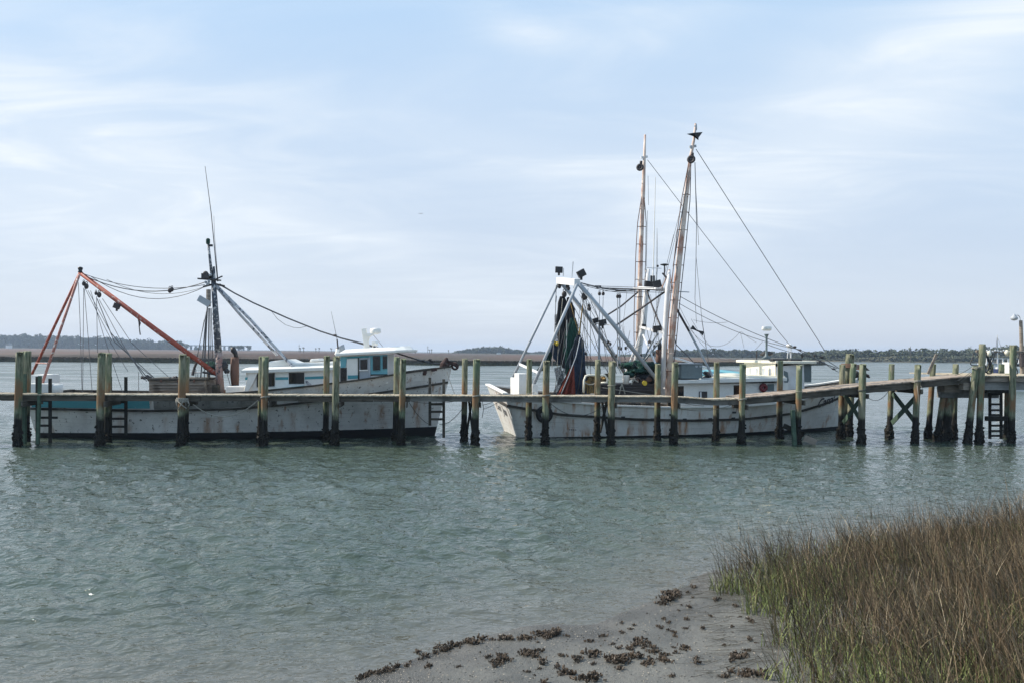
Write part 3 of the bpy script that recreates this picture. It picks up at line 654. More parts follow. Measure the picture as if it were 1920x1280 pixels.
# ------------------------------------------------------------------ docks
DK = Frame(-18.1, 29.7, math.atan(.115))
def curve_z(pts, w):     # deck height along l from photo edge points
    return [(DK.L(x, w), DK.Z(x, y, w)) for x, y in pts]
DZ = curve_z([(-160, 736), (0, 737.5), (340, 739), (630, 740), (900, 741), (1140, 742), (1257, 742.5), (1309, 745), (1338, 748), (1362, 747.5), (1388, 746)], .17)
RZ = curve_z([(1388, 745), (1400, 743.5), (1457, 739), (1492, 735), (1566, 728), (1610, 723), (1665, 718), (1714, 714), (1822, 703.5)], .17)
def planks(name, mat, parent, tab, l0, l1, w0, w1, pw, th, jit, seed):
    r = random.Random(seed); mb = MB(); l = l0
    while l < l1:
        wd = pw * r.uniform(.94, 1.04); z0 = interp(tab, l) + r.uniform(-.008, .008); z1 = interp(tab, l + wd) + r.uniform(-.008, .008)
        a0 = w0 - .035 + r.uniform(-jit, jit); a1 = w1 + r.uniform(-jit, jit); g_ = .012; t = r.uniform(-.012, .012)
        b_ = [DK.W(l, a0, z0 - th), DK.W(l + wd - g_, a0 + t, z1 - th), DK.W(l + wd - g_, a1, z1 - th), DK.W(l, a1, z0 - th)]
        mb.hexa(b_, [p + Vector((0, 0, th)) for p in b_]); l += wd
    return mb.build(name, mat, parent)
def stringer(mb, tab, l0, l1, w, th, top, ht, step=3.0, seed=0):
    r = random.Random(seed); l = l0
    while l < l1 - .05:
        e = min(l + step * r.uniform(.9, 1.3), l1); zj = r.uniform(-.012, .012); k = 6
        for i in range(k):
            a = l + (e - l) * i / k; b = l + (e - l) * (i + 1) / k - (.015 if i == k - 1 else 0)
            za = interp(tab, a) - top + zj; zb = interp(tab, b) - top + zj
            mb.hexa([DK.W(a, w, za - ht), DK.W(b, w, zb - ht), DK.W(b, w + th, zb - ht), DK.W(a, w + th, za - ht)], [DK.W(a, w, za), DK.W(b, w, zb), DK.W(b, w + th, zb), DK.W(a, w + th, za)])
        l = e
def piling(parent, foot, top, r, notch=0, crust=.05, seed=0, label=None, lean=None):
    """round timber from the river bed to its worn top; oyster crust swells it near the water"""
    foot = Vector(foot); top = Vector(top); n = 18; r = r * .93; d = (top - foot) / (top.z - foot.z)
    zs = [-1.6, -.6, -.15] + [x * .09 for x in range(0, 15)] + list(np.linspace(1.4, top.z - .02, max(4, int((top.z - 1.4) / .18)))) + [top.z]
    vs = []; fs = []
    for j, z in enumerate(zs):
        c = foot + d * (z - foot.z); rr_ = r * (1.04 - .03 * z / max(top.z, 1))
        for k in range(n):
            t = 2 * math.pi * k / n; dr = Vector((math.cos(t), math.sin(t), 0))
            b_ = mn.noise(Vector((math.cos(t) * 1.1 + seed * 3.1, math.sin(t) * 1.1, z * .5))) * .018
            if z < 1.0: b_ += crust * max(0, min(1, (.75 - z) / .35)) * (.10 + 1.6 * max(0, mn.noise(Vector((math.cos(t) * 2.6 + seed * 5.3, math.sin(t) * 2.6, z * 4.5))) + .1) * (1.4 if z < .5 else .8))
            zz = z
            if j == len(zs) - 1 and notch: zz -= notch * math.exp(-((math.sin(t) + 1) ** 2) * 3) * (.8 + .4 * mn.noise(Vector((t * 2, seed, 0))))
            p = c + dr * (rr_ + b_); p.z = zz if j < len(zs) - 1 else zz + .012 * mn.noise(Vector((t * 3, seed * 2, 1)))
            vs.append(p)
    for j in range(len(zs) - 1):
        for k in range(n): fs.append((j * n + k, j * n + (k + 1) % n, (j + 1) * n + (k + 1) % n, (j + 1) * n + k))
    # inner worn rim and hollow
    b0 = (len(zs) - 1) * n; o1 = len(vs)
    for k in range(n): p = vs[b0 + k]; c = Vector((top.x, top.y, p.z)); vs.append(c + (p - c) * .78 + Vector((0, 0, .01)))
    o2 = len(vs)
    for k in range(n): p = vs[b0 + k]; c = Vector((top.x, top.y, p.z)); vs.append(Vector((top.x, top.y, top.z - (.10 if notch else .03) - notch * .5)) + (p - c) * .45 * Vector((1, 1, 0)) if False else Vector((top.x + (p.x - top.x) * .45, top.y + (p.y - top.y) * .45, top.z - (.05 if not notch else notch * .8))))
    for k in range(n):
        k2 = (k + 1) % n; fs.append((b0 + k, b0 + k2, o1 + k2, o1 + k)); fs.append((o1 + k, o1 + k2, o2 + k2, o2 + k))
    fs.append(tuple(o2 + k for k in range(n)))
    r_ = random.Random(seed * 13 + 5); cm = MB().add(vs, fs)
    for i in range(46):
        z = abs(r_.gauss(.12, .3)); 
        if z > .95: continue
        t = r_.uniform(0, 6.28); c = foot + d * (z - foot.z) + Vector((math.cos(t), math.sin(t), 0)) * (r * 1.05 + crust * .45 * r_.uniform(.2, 1.5) * (1 if z < .55 else .5))
        mm = Matrix.Rotation(t, 3, 'Z') @ Matrix.Rotation(r_.uniform(-.9, .9), 3, 'Y') @ Matrix.Rotation(r_.uniform(-.9, .9), 3, 'X'); s_ = r_.uniform(.04, .10)
        cm.box(c, (s_ * .9, s_ * .6, s_ * 1.1), m=mm)
    ob = cm.build('piling', M['piling'], parent, False)
    ob.data.polygons.foreach_set('use_smooth', [i < len(fs) for i in range(len(ob.data.polygons))])
    if label: ob['label'] = label
    return ob
walk = empty('walkway', DK.W(0, .7, 0), 'long low weathered plank dock running along both trawlers on green pilings', 'dock')
l_end = DK.L(1388, .17)
planks('deck', M['plank'], walk, DZ, DK.L(-160, .17), l_end - .02, .17, 1.18, .145, .045, .03, 3)
mb = MB(); stringer(mb, DZ, DK.L(-160, .17), DK.L(770, .17), .215, .05, .05, .20, 3.1, 1); mb.build('stringer', M['stringer'], walk)
mb = MB(); stringer(mb, DZ, DK.L(770, .17), l_end, .215, .05, .05, .20, 3.1, 2); mb.build('stringer', M['stringer_pale'], walk)['label'] = 'paler grey right half of the front stringer'
mb = MB(); stringer(mb, DZ, DK.L(-160, .17), l_end, 1.08, .05, .05, .20, 3.1, 3); mb.build('stringer', M['stringer'], walk)
FR = [(36, 659, 838, .135, .22), (190, 661, 838, .145, .22), (342, 664, 838, .145, .05), (497, 668, 838, .135, .05), (630, 668, 836, .14, .12), (755, 672, 835, .13, .22), (893, 673, 835, .14, .12), (1024, 676, 832, .14, .16), (1147, 677, 832, .145, .16), (1265, 679, 832, .14, .22), (1392, 682, 831, .14, .20)]
BK = [(50, 658, 829, .15), (203, 662, 829, .13), (349, 668, 829, .12), (490, 668, 829, .12), (612, 667, 829, .125), (743, 669, 828, .125), (871, 672, 829, .125), (992, 673, 829, .125), (1120, 674, 829, .125), (1233, 682, 829, .13), (1343, 679, 829, .13)]
r7 = random.Random(5)
def pile_at(parent, px, ty, by, r, w, notch, seed, tpx=None, label=None, crust=.045):
    l = DK.L(px, w); f = DK.W(l, w, 0); t = DK.p(tpx if tpx else px, ty, w)
    return piling(parent, f, t, r, notch, crust, seed, label)
for i, (px, ty, by, r, nt_) in enumerate(FR): pile_at(walk, px - 1, ty, by, r, 0.0, nt_, i + 1, px + 1)
for i, (px, ty, by, r) in enumerate(BK): pile_at(walk, px, ty, by, r, 1.34, .03, i + 21, px + 1, crust=.04)
for i in range(len(FR)):          # cap timbers carrying the stringers, one pair per bent
    l = DK.L(FR[i][0], 0) ; z = interp(DZ, l) - .255
    MB().fbox(DK, l + .15, l + .20, -.16, 1.5, z - .2, z).build('cap_timber', M['stringer'], walk)
for i in (6, 8):            # cross braces standing under the deck
    l = DK.L(FR[i][0], 0) + .0
    a = DK.L(BK[i][0], 1.34)
    MB().beam(DK.W(l - .1, .16, .45), DK.W(a + .18, 1.22, 1.7), .05, .2).build('cross_brace', M['wetwood'], walk)
    MB().beam(DK.W(l - .16, .16, 1.7), DK.W(a + .12, 1.22, .45), .05, .2).build('cross_brace', M['wetwood'], walk)

# ramp rising to the right
ramp = empty('ramp', DK.W(DK.L(1600, .6), .8, 0), 'plank gangway rising from the low dock up to the platform at the right', 'gangway')
planks('deck', M['ramp'], ramp, RZ, DK.L(1388, .17), DK.L(1822, .17), .17, 1.75, .19, .05, .03, 9)
for w in (.215, 1.62):
    mb = MB(); stringer(mb, RZ, DK.L(1389, .17), DK.L(1821, .17), w, .06, .055, .26, 3.4, int(w * 10)); mb.build('stringer', M['stringer'], ramp)
for i, (px, ty, by, r, tp) in enumerate([(1496, 684, 830, .125, 1499), (1615, 682, 830, .145, 1618), (1716, 683, 830, .13, 1721)]): pile_at(ramp, px, ty, by, r, 0, .12, 40 + i, tp)
for i, (px, ty, r, tp) in enumerate([(1462, 676, .125, 1463), (1577, 683, .135, 1580), (1668, 682, .125, 1672), (1740, 682, .125, 1750), (1788, 682, .125, 1792)]): pile_at(ramp, px, ty, 826, r, 1.9, .03, 50 + i, tp, crust=.06)
def xbrace(F0, F1, par):
    (pa, wa), (pb, wb) = F0, F1
    a = DK.W(DK.L(pa, wa), wa, 0); b = DK.W(DK.L(pb, wb), wb, 0)
    for z0, z1, o in ((.75, 2.05, -.17), (2.05, .75, -.23)):
        MB().beam(a + DK.h * .02 + DK.n * (o if wa < wb else o) + Vector((0, 0, z0)), b + DK.n * o + Vector((0, 0, z1)), .05, .2).build('cross_brace', M['brace'], par)
xbrace((1668, 1.9), (1716, .4), ramp); xbrace((1577, 1.9), (1615, .4), ramp)
MB().beam(DK.p(1740, 700, 1.7), DK.p(1756, 664, 1.7), .05, .12).build('stake', M['greywood'], ramp)
for px in (1498, 1617, 1718):
    l = DK.L(px, 0); z = interp(RZ, l) - .32
    MB().fbox(DK, l + .15, l + .21, -.16, 2.0, z - .2, z).build('cap_timber', M['stringer'], ramp)
MB().beam(DK.p(1486, 768, -.1), DK.p(1490, 838, -.1), .12, .16).build('brace', M['brace'], ramp)

# loading platform at the right edge
plat = empty('platform', DK.W(DK.L(1880, .6), 1.5, 0), 'high pale beamed platform at the right edge with tall green corner pilings', 'dock')
pz = DK.Z(1860, 703, .3); lp0 = DK.L(1822, .17); lp1 = DK.L(2080, .17)
planks('deck', M['plank'], plat, [(0, pz), (60, pz)], lp0 + .02, lp1, .12, 4.6, .15, .05, .02, 12)
MB().fbox(DK, lp0 + .1, lp1, .16, .24, pz - .26, pz - .06).build('edge_board', M['greywood'], plat)
MB().fbox(DK, lp0 + .1, lp1, .30, .55, pz - .62, pz - .265).build('beam', M['concrete'], plat)
MB().fbox(DK, DK.L(1762, 1.4), DK.L(1870, 1.4), 1.3, 1.6, pz - 1.02, pz - .5).build('beam', M['concrete'], plat)
MB().fbox(DK, DK.L(1760, 1.2), DK.L(1788, 1.2), .8, 1.25, pz - .75, pz - .42).build('beam_block', M['greywood'], plat)
MB().fbox(DK, DK.L(1806, .2), DK.L(1826, .2), .18, .5, pz - .62, pz - .33).build('beam_block', M['greywood'], plat)
for i, (px, ty, w, r, tp, nt_) in enumerate([(1836, 645, 0, .135, 1842, .03), (1814, 686, .06, .14, 1830, .03), (1896, 647, 0, .135, 1900, .03), (1770, 745, 1.2, .20, 1782, .02), (1756, 745, 1.0, .12, 1768, .02), (1888, 700, 2.2, .12, 1889, .03), (1990, 660, 0, .13, 1992, .03)]):
    pile_at(plat, px, ty, 832, r, w, nt_, 70 + i, tp, crust=.05 if i != 3 else .10)
MB().fbox(DK, DK.L(1845, .6), DK.L(1895, .6), .42, .56, .95, 1.15).build('waler', M['wetwood'], plat)
MB().fbox(DK, DK.L(1845, .6), DK.L(1895, .6), .42, .56, 2.15, 2.32).build('waler', M['wetwood'], plat)
for px, w in ((1857, 4.2), (1878, 4.2)):
    MB().tube([DK.p(px, 720, w), DK.p(px, 682, w)], .13, 10).build('post', M['piling'], plat)

# ladders (lift-away)
def ladder(name, pl, pr, top_l, top_r, bot, rungs, w, label, mat='wetwood', wide=.05, par=None, extend=None):
    zt = DK.p(pl, top_l, w); zt2 = DK.p(pr, top_r, w); b1 = DK.p(pl, bot[0], w); b2 = DK.p(pr, bot[1], w)
    e = empty(name, (b1 + b2) / 2, label, 'ladder', 'wooden ladders on the docks')
    MB().beam(b1, zt, wide * 2.2, .06).build('rail', M[mat], e); MB().beam(b2, zt2, wide * 2.2, .06).build('rail', M[mat], e)
    for y in rungs:
        a = DK.p(pl, y, w - .05); b_ = DK.p(pr + (extend.get(y, 0) if extend else 0), y, w - .05); MB().beam(a, b_, .04, .09).build('rung', M[mat], e)
    return e
ladder('ladder', 70, 94, 705, 709, (832, 832), (750, 766, 782, 797), .95, 'dark wooden ladder under the dock between the first and second pilings from the left', extend={782: 14})
ladder('ladder', 207, 236, 705, 706, (834, 815), (753, 768, 784, 799), 1.5, 'dark wooden ladder just right of the second notched piling from the left')
ladder('ladder', 806, 832, 707, 710, (797, 820), (757, 771, 785), 1.5, 'three rung dark wooden ladder in front of the bow of the left trawler', 'stringer')
ladder('ladder', 1856, 1877, 728, 726, (822, 822), (738, 757, 768, 777, 787, 797, 807, 816), 1.0, 'many runged dark ladder under the high platform at the right')
tag(MB().beam(DK.p(46, 700, .9), DK.p(46, 836, .9), .12, .10).build('post', M['brace']), 'slim green stake between the two leftmost pilings', 'post')
tag(MB().beam(DK.p(75, 704, .2), DK.p(71, 832, .2), .10, .10).build('post', M['brace']), 'green square stake in front of the leftmost ladder', 'post')

# mooring dolphin behind the ramp
dol = empty('dolphin', DK.W(DK.L(1590, 2.6), 2.6, 0), 'cluster of three leaning pilings lashed together behind the ramp', 'mooring piles')
for i, (pf, tp, ty, w, r) in enumerate([(1578, 1592, 663, 3.1, .135), (1590, 1596, 664, 3.4, .14), (1592, 1600, 681, 2.7, .14)]):
    piling(dol, DK.W(DK.L(pf, w), w, 0), DK.p(tp, ty, w), r, .04, .05, 90 + i)
c = DK.p(1596, 690, 3.05); mb = MB()
for k in range(4): mb.torus(c + Vector((0, 0, .05 * k)), .42, .022, (0.1, .05, 1), 22, 5)
mb.build('lashing', M['rust'], dol)

# bird perched / light pole at far right
lp = empty('street_lamp', DK.p(1916, 700, 3.4), 'bare lamp pole with a curved arm and round lamp at the right edge', 'lamp post')
base_ = DK.p(1917, 706, 3.4); topp = DK.p(1914, 601, 3.4)
MB().tube([base_, topp], [.10, .075], 10).build('pole', M['greywood'], lp)
arm = [DK.p(x, y, 3.4) for x, y in ((1913.5, 603), (1912.5, 597), (1911, 593), (1908, 591), (1904, 592))]
MB().tube(arm, .018, 6).build('arm', M['galv'], lp)
lc = DK.p(1901.5, 595, 3.4); mb = MB(); mb.lathe(lc - Vector((0, 0, .10)), [(.02, -.06), (.12, -.03), (.16, .03), (.15, .10), (.07, .17), (.05, .25), (.0, .26)], 16); mb.build('lamp_head', M['galv'], lp, True)
MB().tube([DK.p(1916, 661, 3.3), DK.p(1917, 687, 3.3)], [.13, .13], 8).build('conduit_box', M['darkst'], lp)

# pipe with hanging hoses between the tall pilings
pr = empty('hose_rack', DK.p(1870, 659, .35), 'dark pipe across the tall right pilings with coiled black hoses hanging from it', 'hose rack')
MB().tube([DK.p(1830, 658, .3), DK.p(1924, 659.5, .3)], .045, 8).build('pipe', M['greywood'], pr)
for i in range(9): MB().ball(DK.p(1851 + i * 5.2, 657 + (i % 3), .26), .05, 8, 5).build('clamp', M['galv'], pr)
for px0, px1, yb in ((1848, 1862, 700), (1850, 1866, 695), (1849, 1859, 698), (1897, 1912, 700), (1832, 1826, 684)):
    a = DK.p(px0, 660, .2); b = DK.p(px1, 661, .15); low = DK.p((px0 + px1) / 2, yb, .15); 
    pts = [a + (b - a) * (i / 16) + Vector((0, 0, (low.z - a.z) * (1 - abs(2 * i / 16 - 1) ** 3.2))) + DK.h * .18 * math.sin(i / 16 * 2 * math.pi) for i in range(17)]
    MB().tube(pts, .02, 6).build('hose', M['black'], pr, True)
for px, py in ((1854, 663), (1888, 661)):
    o = MB().ball(DK.p(px, py, .2), (.11, .1, .13), 10, 7).build('float', M['cream'], pr, True)

# small sailboat and dock beyond the platform
sb = empty('sailboat', PD(1874, 694, 95), 'small white and navy sailboat moored beyond the high platform', 'boat'); SBF = Frame(PD(1862, 694, 95).x, 95, .05)
Ls = (PD(1893, 694, 95) - PD(1862, 694, 95)).x
def simple_hull(F, Lh, B, zt, zb=-.3):
    mb = MB(); n = 12; vs = []
    for i in range(n + 1):
        t = i / n; f = (math.sin(math.pi * min(t * .62 + .38, 1)) ** .7) if t < 1 else 0
        for w, z in ((-B * f, zt + .25 * t * t), (-B * f * .7, zb), (B * f * .7, zb), (B * f, zt + .25 * t * t)): vs.append(F.W(Lh * t, w, z))
    fs = []
    for i in range(n):
        for k in range(3): fs.append((i * 4 + k, (i + 1) * 4 + k, (i + 1) * 4 + k + 1, i * 4 + k + 1))
        fs.append((i * 4 + 3, (i + 1) * 4 + 3, (i + 1) * 4, i * 4))
    fs.append((0, 1, 2, 3)); return mb.add(vs, fs)
M['navyhull'] = paint('navy and white hull paint', (.75, .75, .74), None, .2, band=[(1.05, 0, (.02, .03, .08))])
zb_ = PD(1875, 700, 95).z
simple_hull(SBF, Ls, .95, PD(1875, 691.5, 95).z).build('hull', M['navyhull'], sb)
MB().fbox(SBF, Ls * .3, Ls * .62, -.5, .5, PD(1875, 691.5, 95).z, PD(1875, 688, 95).z).build('cabin', M['white'], sb, bevel=.05)
MB().tube([PD(1871, 692, 95), PD(1870, 628, 95)], [.06, .035], 8).build('mast', M['whitest'], sb)
mb = MB()
for a, b in (((1870, 630), (1867.5, 690)), ((1870, 630), (1863, 691)), ((1870, 632), (1891, 689))): mb.tube([PD(*a, 95), PD(*b, 95)], .018, 4)
mb.build('rigging', M['wire'], sb)
mbx = empty('motorboat', PD(1894, 695, 88), 'small white motorboat with a windowed cabin behind the rightmost tall piling', 'boat'); MF = Frame(PD(1884, 694, 88).x, 88, 0)
simple_hull(MF, 3.4, .9, PD(1885, 690, 88).z).build('hull', M['white'], mbx)
MB().fbox(MF, .1, 1.4, -.6, .6, PD(1885, 690, 88).z, PD(1885, 679, 88).z).build('cabin', M['white'], mbx, bevel=.05)
MB().fbox(MF, .25, 1.25, -.62, -.58, PD(1885, 686, 88).z, PD(1885, 681.5, 88).z).build('window', M['glass'], mbx)
fd = empty('far_dock', PD(1870, 676, 150), 'low pale railed dock far behind the sailboat', 'dock'); zq = PD(1870, 675, 150).z
FDF = Frame(PD(1850, 675, 150).x, 150, 0)
MB().fbox(FDF, 0, 13, 0, 3, zq - .9, zq - .6).build('deck', M['galv'], fd)
MB().fbox(FDF, 0, 13, 0, .1, zq + .28, zq + .4).build('rail', M['whitest'], fd)
for i in range(14): MB().fbox(FDF, i, i + .22, 0, .15, zq - .6, zq + .28).build('baluster', M['whitest'], fd)
for i in range(5): MB().fbox(FDF, i * 3.1, i * 3.1 + .3, .5, .8, -.5, zq - .9).build('pile', M['stringer'], fd)

# floating timbers
tag(MB().beam(DK.p(1508, 820, -.2) , DK.p(1530, 829, -.35), .10, .26).build('plank', M['greywood']), 'broken pale plank end hanging at the water below the ramp', 'plank')
tag(MB().beam(DK.p(1469, 797, .6), DK.p(1508, 814, .1), .10, .2).build('plank', M['wetwood']), 'dark slanting plank under the ramp beside the hull', 'plank')
tag(MB().ball(DK.p(776, 829, .6), (.13, .13, .12), 10, 7, .4, 3).build('oyster_stump', M['wetwood'], None, True), 'small dark shell covered stump in the water by the left bow', 'stump')
for px, py, lb in ((723, 829, 1),):
    pass

# ropes on pilings
def wrap(px, py, w, r, turns, label, mat='rope', rr_=.016, tail=None, cat='rope'):
    c = DK.p(px, py, w); mb = MB(); pts = []
    for i in range(turns * 16 + 1):
        t = i / 16 * 2 * math.pi; pts.append(c + Vector((math.cos(t) * (r + .012), math.sin(t) * (r + .012), i / 16 * rr_ * 2.1 + .02 * math.sin(t + turns))))
    mb.tube(pts, rr_, 6)
    for t_ in tail or []: mb.tube(t_, rr_ * .9, 6)
    return tag(mb.build('mooring_rope', M[mat], None, True), label, cat, 'ropes tied to the pilings')
P = DK.p
wrap(342, 754, 0, .19, 4, 'thick pale rope coil round the third front piling from the left', tail=[[P(330, 748, -.1), P(331, 758, -.2), P(334, 764, -.1)], [P(352, 750, -.1), P(355, 757, -.16), P(352, 764, -.1)], [P(334, 752, -.2), P(343, 760, -.22), P(350, 765, -.2)], [P(345, 749, -.2), P(338, 760, -.22), P(333, 768, -.16)]], rr_=.020)
wrap(497, 745, 0, .15, 2, 'pale rope looped round the fourth front piling from the left', tail=[sag(P(503, 744, -.1), P(516, 735, 1.0), .02, 6), sag(P(516, 735, 1.0), P(545, 733, 1.4), .05, 6)], rr_=.013)
wrap(893, 743, 0, .15, 2, 'pale rope loop on the front piling in the gap between the two trawlers', rr_=.013)
wrap(1024, 742, 0, .15, 2, 'pale rope loop on the front piling beside the tyre, led left along the deck', tail=[sag(P(1018, 741, -.14), P(1003, 735, .5), .03, 6), sag(P(1003, 735, .5), P(935, 738, .9), .05, 8)], rr_=.013)
wrap(1147, 722, 0, .155, 1, 'thin rope ring high on the front piling below the green net pile', rr_=.013)
wrap(1392, 749, 0, .155, 2, 'light rope round the piling at the foot of the ramp', tail=[sag(P(1385, 747, -.16), P(1376, 744, -.05), .02, 6), sag(P(1376, 744, -.05), P(1300, 746, .1), .06, 10)], rr_=.014)
wrap(1498, 733, 0, .14, 1, 'thin rope ring on the front piling half way up the ramp', rr_=.011)
wrap(1720, 716, 0, .14, 3, 'rope loops on the tall green piling near the top of the ramp', tail=[sag(P(1716, 716, -.14), P(1700, 710, .3), .03, 6), [P(1720, 722, -.16), P(1722, 745, -.16), P(1723, 795, -.1)], [P(1726, 722, -.14), P(1730, 728, -.16), P(1726, 740, -.14)]], rr_=.012)
wrap(1617, 732, 0, .155, 2, 'grey rope on the green piling right of the lashed pile cluster', tail=[sag(P(1622, 733, -.1), P(1665, 733, 1.5), .02, 10), sag(P(1628, 745, .5), P(1667, 731, 1.5), .25, 12)], mat='darkrope', rr_=.012)
wrap(1832, 690, 0, .2, 2, 'rope lashing joining the two tall pilings at the top of the ramp', rr_=.014)
def line(pts, label, r=.012, mat='darkrope', grp='loose mooring lines'):
    mb = MB()
    for p in pts: mb.tube(p, r, 5)
    return tag(mb.build('mooring_line', M[mat], None, True), label, 'rope', grp)
line([sag(P(362, 757, .1), P(484, 749, .1), .55, 20)], 'grey line drooping between the third and fourth front pilings from the left', .017, 'rope')
line([sag(P(765, 750, .2), P(803, 794, 1.45), .12, 12), sag(P(824, 795, 1.4), P(875, 752, 1.2), .25, 14)], 'dark line drooping under the deck below the bow of the left trawler')
line([sag(P(768, 751, 1.2), P(868, 748, 1.2), .12, 14)], 'thin dark line strung under the deck at the left bow', .010)
line([sag(P(1032, 755, .1), P(1135, 757, .3), .48, 18)], 'dark line drooping under the deck from the tyre to the next piling', .013)
line([sag(P(1270, 764, .9), P(1385, 753, .3), .22, 14), sag(P(1275, 753, .9), P(1320, 760, 1.1), .03, 8)], 'slack line under the deck before the foot of the ramp', .011, 'rope')
line([sag(P(905, 766, .3), P(938, 750, 2.2), .05, 8), sag(P(905, 758, .3), P(926, 751, 2.4), .03, 8)], 'two dark lines from the gap piling to the stern of the right trawler', .011)
line([[P(904, 752, -.05), P(907, 765, -.1), P(904, 782, -.05)]], 'short dark rope end hanging beside the piling in the gap', .012)
line([sag(P(838, 696, 2.9), P(852, 737, 1.1), .03, 8)], 'dark line from the bow of the left trawler to the deck', .012)
line([sag(P(1800, 716, .1), P(1824, 697, -.1), .02, 6), sag(P(1756, 722, .5), P(1820, 697, -.1), .15, 10)], 'two lines running from under the ramp top to the tall pilings', .011)
line([sag(P(1790, 703, .3), P(1822, 687, -.1), .05, 8)], 'short line above the ramp tied to the leaning tall piling', .010)
# ------------------------------------------------------------------ boats
def make_hull(F, root, Lw, tabs, mats, zdeck, list_=0.0, rake=.7, bow_rake=.6, B=2.3, tw=.78, name='hull', rub=None, tp=(.55, 2.3)):
    """one planked skin with rail cap, inner bulwark and deck; l from the stern"""
    sheer = tabs; n = 44; U = [0, .16, .30, .42, .52, .62, .72, .82, .92, 1.0]; vs = []; fs = []
    def half(t, u):
        top = (tw + (1 - tw) * math.sin(min(t / .5, 1) * math.pi / 2)) * (1 if t < tp[0] else max(0, 1 - ((t - tp[0]) / (1 - tp[0])) ** tp[1]))
        wl = (tw * .86 + (1 - tw * .86) * math.sin(min(t / .48, 1) * math.pi / 2)) * (1 if t < .42 else max(0, 1 - ((t - .42) / .58) ** 1.7)) * .93
        keel = wl * .35
        if u < .3: return B * (keel + (wl - keel) * (u / .3) ** .5)
        s_ = (u - .3) / .7; return B * (wl + (top - wl) * s_ ** 1.1)
    def zl(t, u, L=Lw):
        zs = interp(sheer, t); return -.9 + .9 * (u / .3) if u < .3 else zs * (u - .3) / .7
    def pos(t, u, sgn):
        z = zl(t, u); aft = -rake * max(z, 0) / 2.0; fwd = Lw + bow_rake * z / 2.6
        w = half(t, u) * sgn; l = aft + (fwd - aft) * t; return F.W(l, w, z + w * math.tan(list_))
    m = len(U)
    for s_ in (-1, 1):
        for i in range(n + 1):
            t = (i / n) ** .92 if False else i / n
            for u in U: vs.append(pos(t, u, s_))
    for s_ in (0, 1):
        b = s_ * (n + 1) * m
        for i in range(n):
            for k in range(m - 1):
                q_ = (b + i * m + k, b + (i + 1) * m + k, b + (i + 1) * m + k + 1, b + i * m + k + 1)
                fs.append(q_ if s_ == 0 else q_[::-1])
    b = (n + 1) * m
    for k in range(m - 1): fs.append((k, k + 1, b + k + 1, b + k))          # transom
    skin = MB().add(vs, fs).build(name, mats['hull'], root, True)
    skin.data.polygons.foreach_set('use_smooth', [i < len(fs) - (m - 1) for i in range(len(fs))])
    # rail cap, inner bulwark, deck
    def edge(t, s_, inn, dz): 
        p = pos(t, 1, s_); c = pos(t, 1, 0 * s_) if False else F.W((p - F.O).dot(F.h), 0, p.z); d = (c - p); ln = d.length
        d = d / ln if ln > 1e-4 else Vector(); return p + d * min(inn, ln) + Vector((0, 0, dz))
    mb = MB()
    for s_ in (-1, 1):
        for i in range(n):
            t0, t1 = i / n, (i + 1) / n; q0 = [edge(t, s_, inn, dz) for t, inn, dz in ((t0, -.06, -.02), (t1, -.06, -.02), (t1, .16, -.02), (t0, .16, -.02))]
            q1 = [p + Vector((0, 0, .07)) for p in q0]; mb.hexa(q0, q1)
    a = edge(0, -1, 0, 0); c_ = edge(0, 1, 0, 0); mb.hexa([a - F.h * .06, a + F.h * .14, c_ + F.h * .14, c_ - F.h * .06], [p + Vector((0, 0, .07)) for p in (a - F.h * .06, a + F.h * .14, c_ + F.h * .14, c_ - F.h * .06)])
    mb.build('rail_cap', mats['cap'], root)
    vs = []; fs = []
    for i in range(n + 1):
        t = i / n
        for s_ in (-1, 1):
            p = edge(t, s_, .10, -.01); zd = zdeck + (interp(sheer, t) - interp(sheer, .3)) * .75 * (t > .3); zd = min(zd, interp(sheer, t) - .08)
            q_ = pos(max(t, .012), .3 + .7 * zd / interp(sheer, t), s_); ax_ = F.O + F.h * (q_ - F.O).dot(F.h) + Vector((0, 0, q_.z)); dd = ax_ - q_
            q_ = q_ + dd.normalized() * min(.12, dd.length) if dd.length > 1e-4 else q_
            if t == 0: p = p + F.h * .10
            vs += [p, q_]
    for i in range(n):
        o = i * 4; fs.append((o, o + 1, o + 5, o + 4)); fs.append((o + 2, o + 6, o + 7, o + 3)); fs.append((o + 1, o + 3, o + 7, o + 5))
    fs.append((0, 2, 3, 1)); MB().add(vs, fs).build('deck', mats['deck'], root)
    # rub rails following the sides
    for (z_tab, th, ht, mt_) in rub or []:
        mb = MB()
        for s_ in (-1, 1):
            ring = []
            for i in range(n + 1):
                t = i / n; zz = interp(z_tab, t); zs = interp(sheer, t); u = .3 + .7 * zz / zs
                p = pos(t, min(u, 1), s_); ring.append(p)
            for i in range(n):
                d0 = F.n * s_ * th; a, b_ = ring[i], ring[i + 1]; up = Vector((0, 0, ht / 2))
                mb.hexa([a - up - d0 * .5, b_ - up - d0 * .5, b_ - up + d0, a - up + d0], [a + up - d0 * .5, b_ + up - d0 * .5, b_ + up + d0, a + up + d0])
        zz = interp(z_tab, 0); u = .3 + .7 * zz / interp(sheer, 0); a = pos(0, u, -1); b_ = pos(0, u, 1); up = Vector((0, 0, ht / 2)); e = F.h * -th
        mb.hexa([a - up + e, a - up - e * .5, b_ - up - e * .5, b_ - up + e], [a + up + e, a + up - e * .5, b_ + up - e * .5, b_ + up + e])
        mb.build('rub_rail', mt_, root)
    return pos, zl
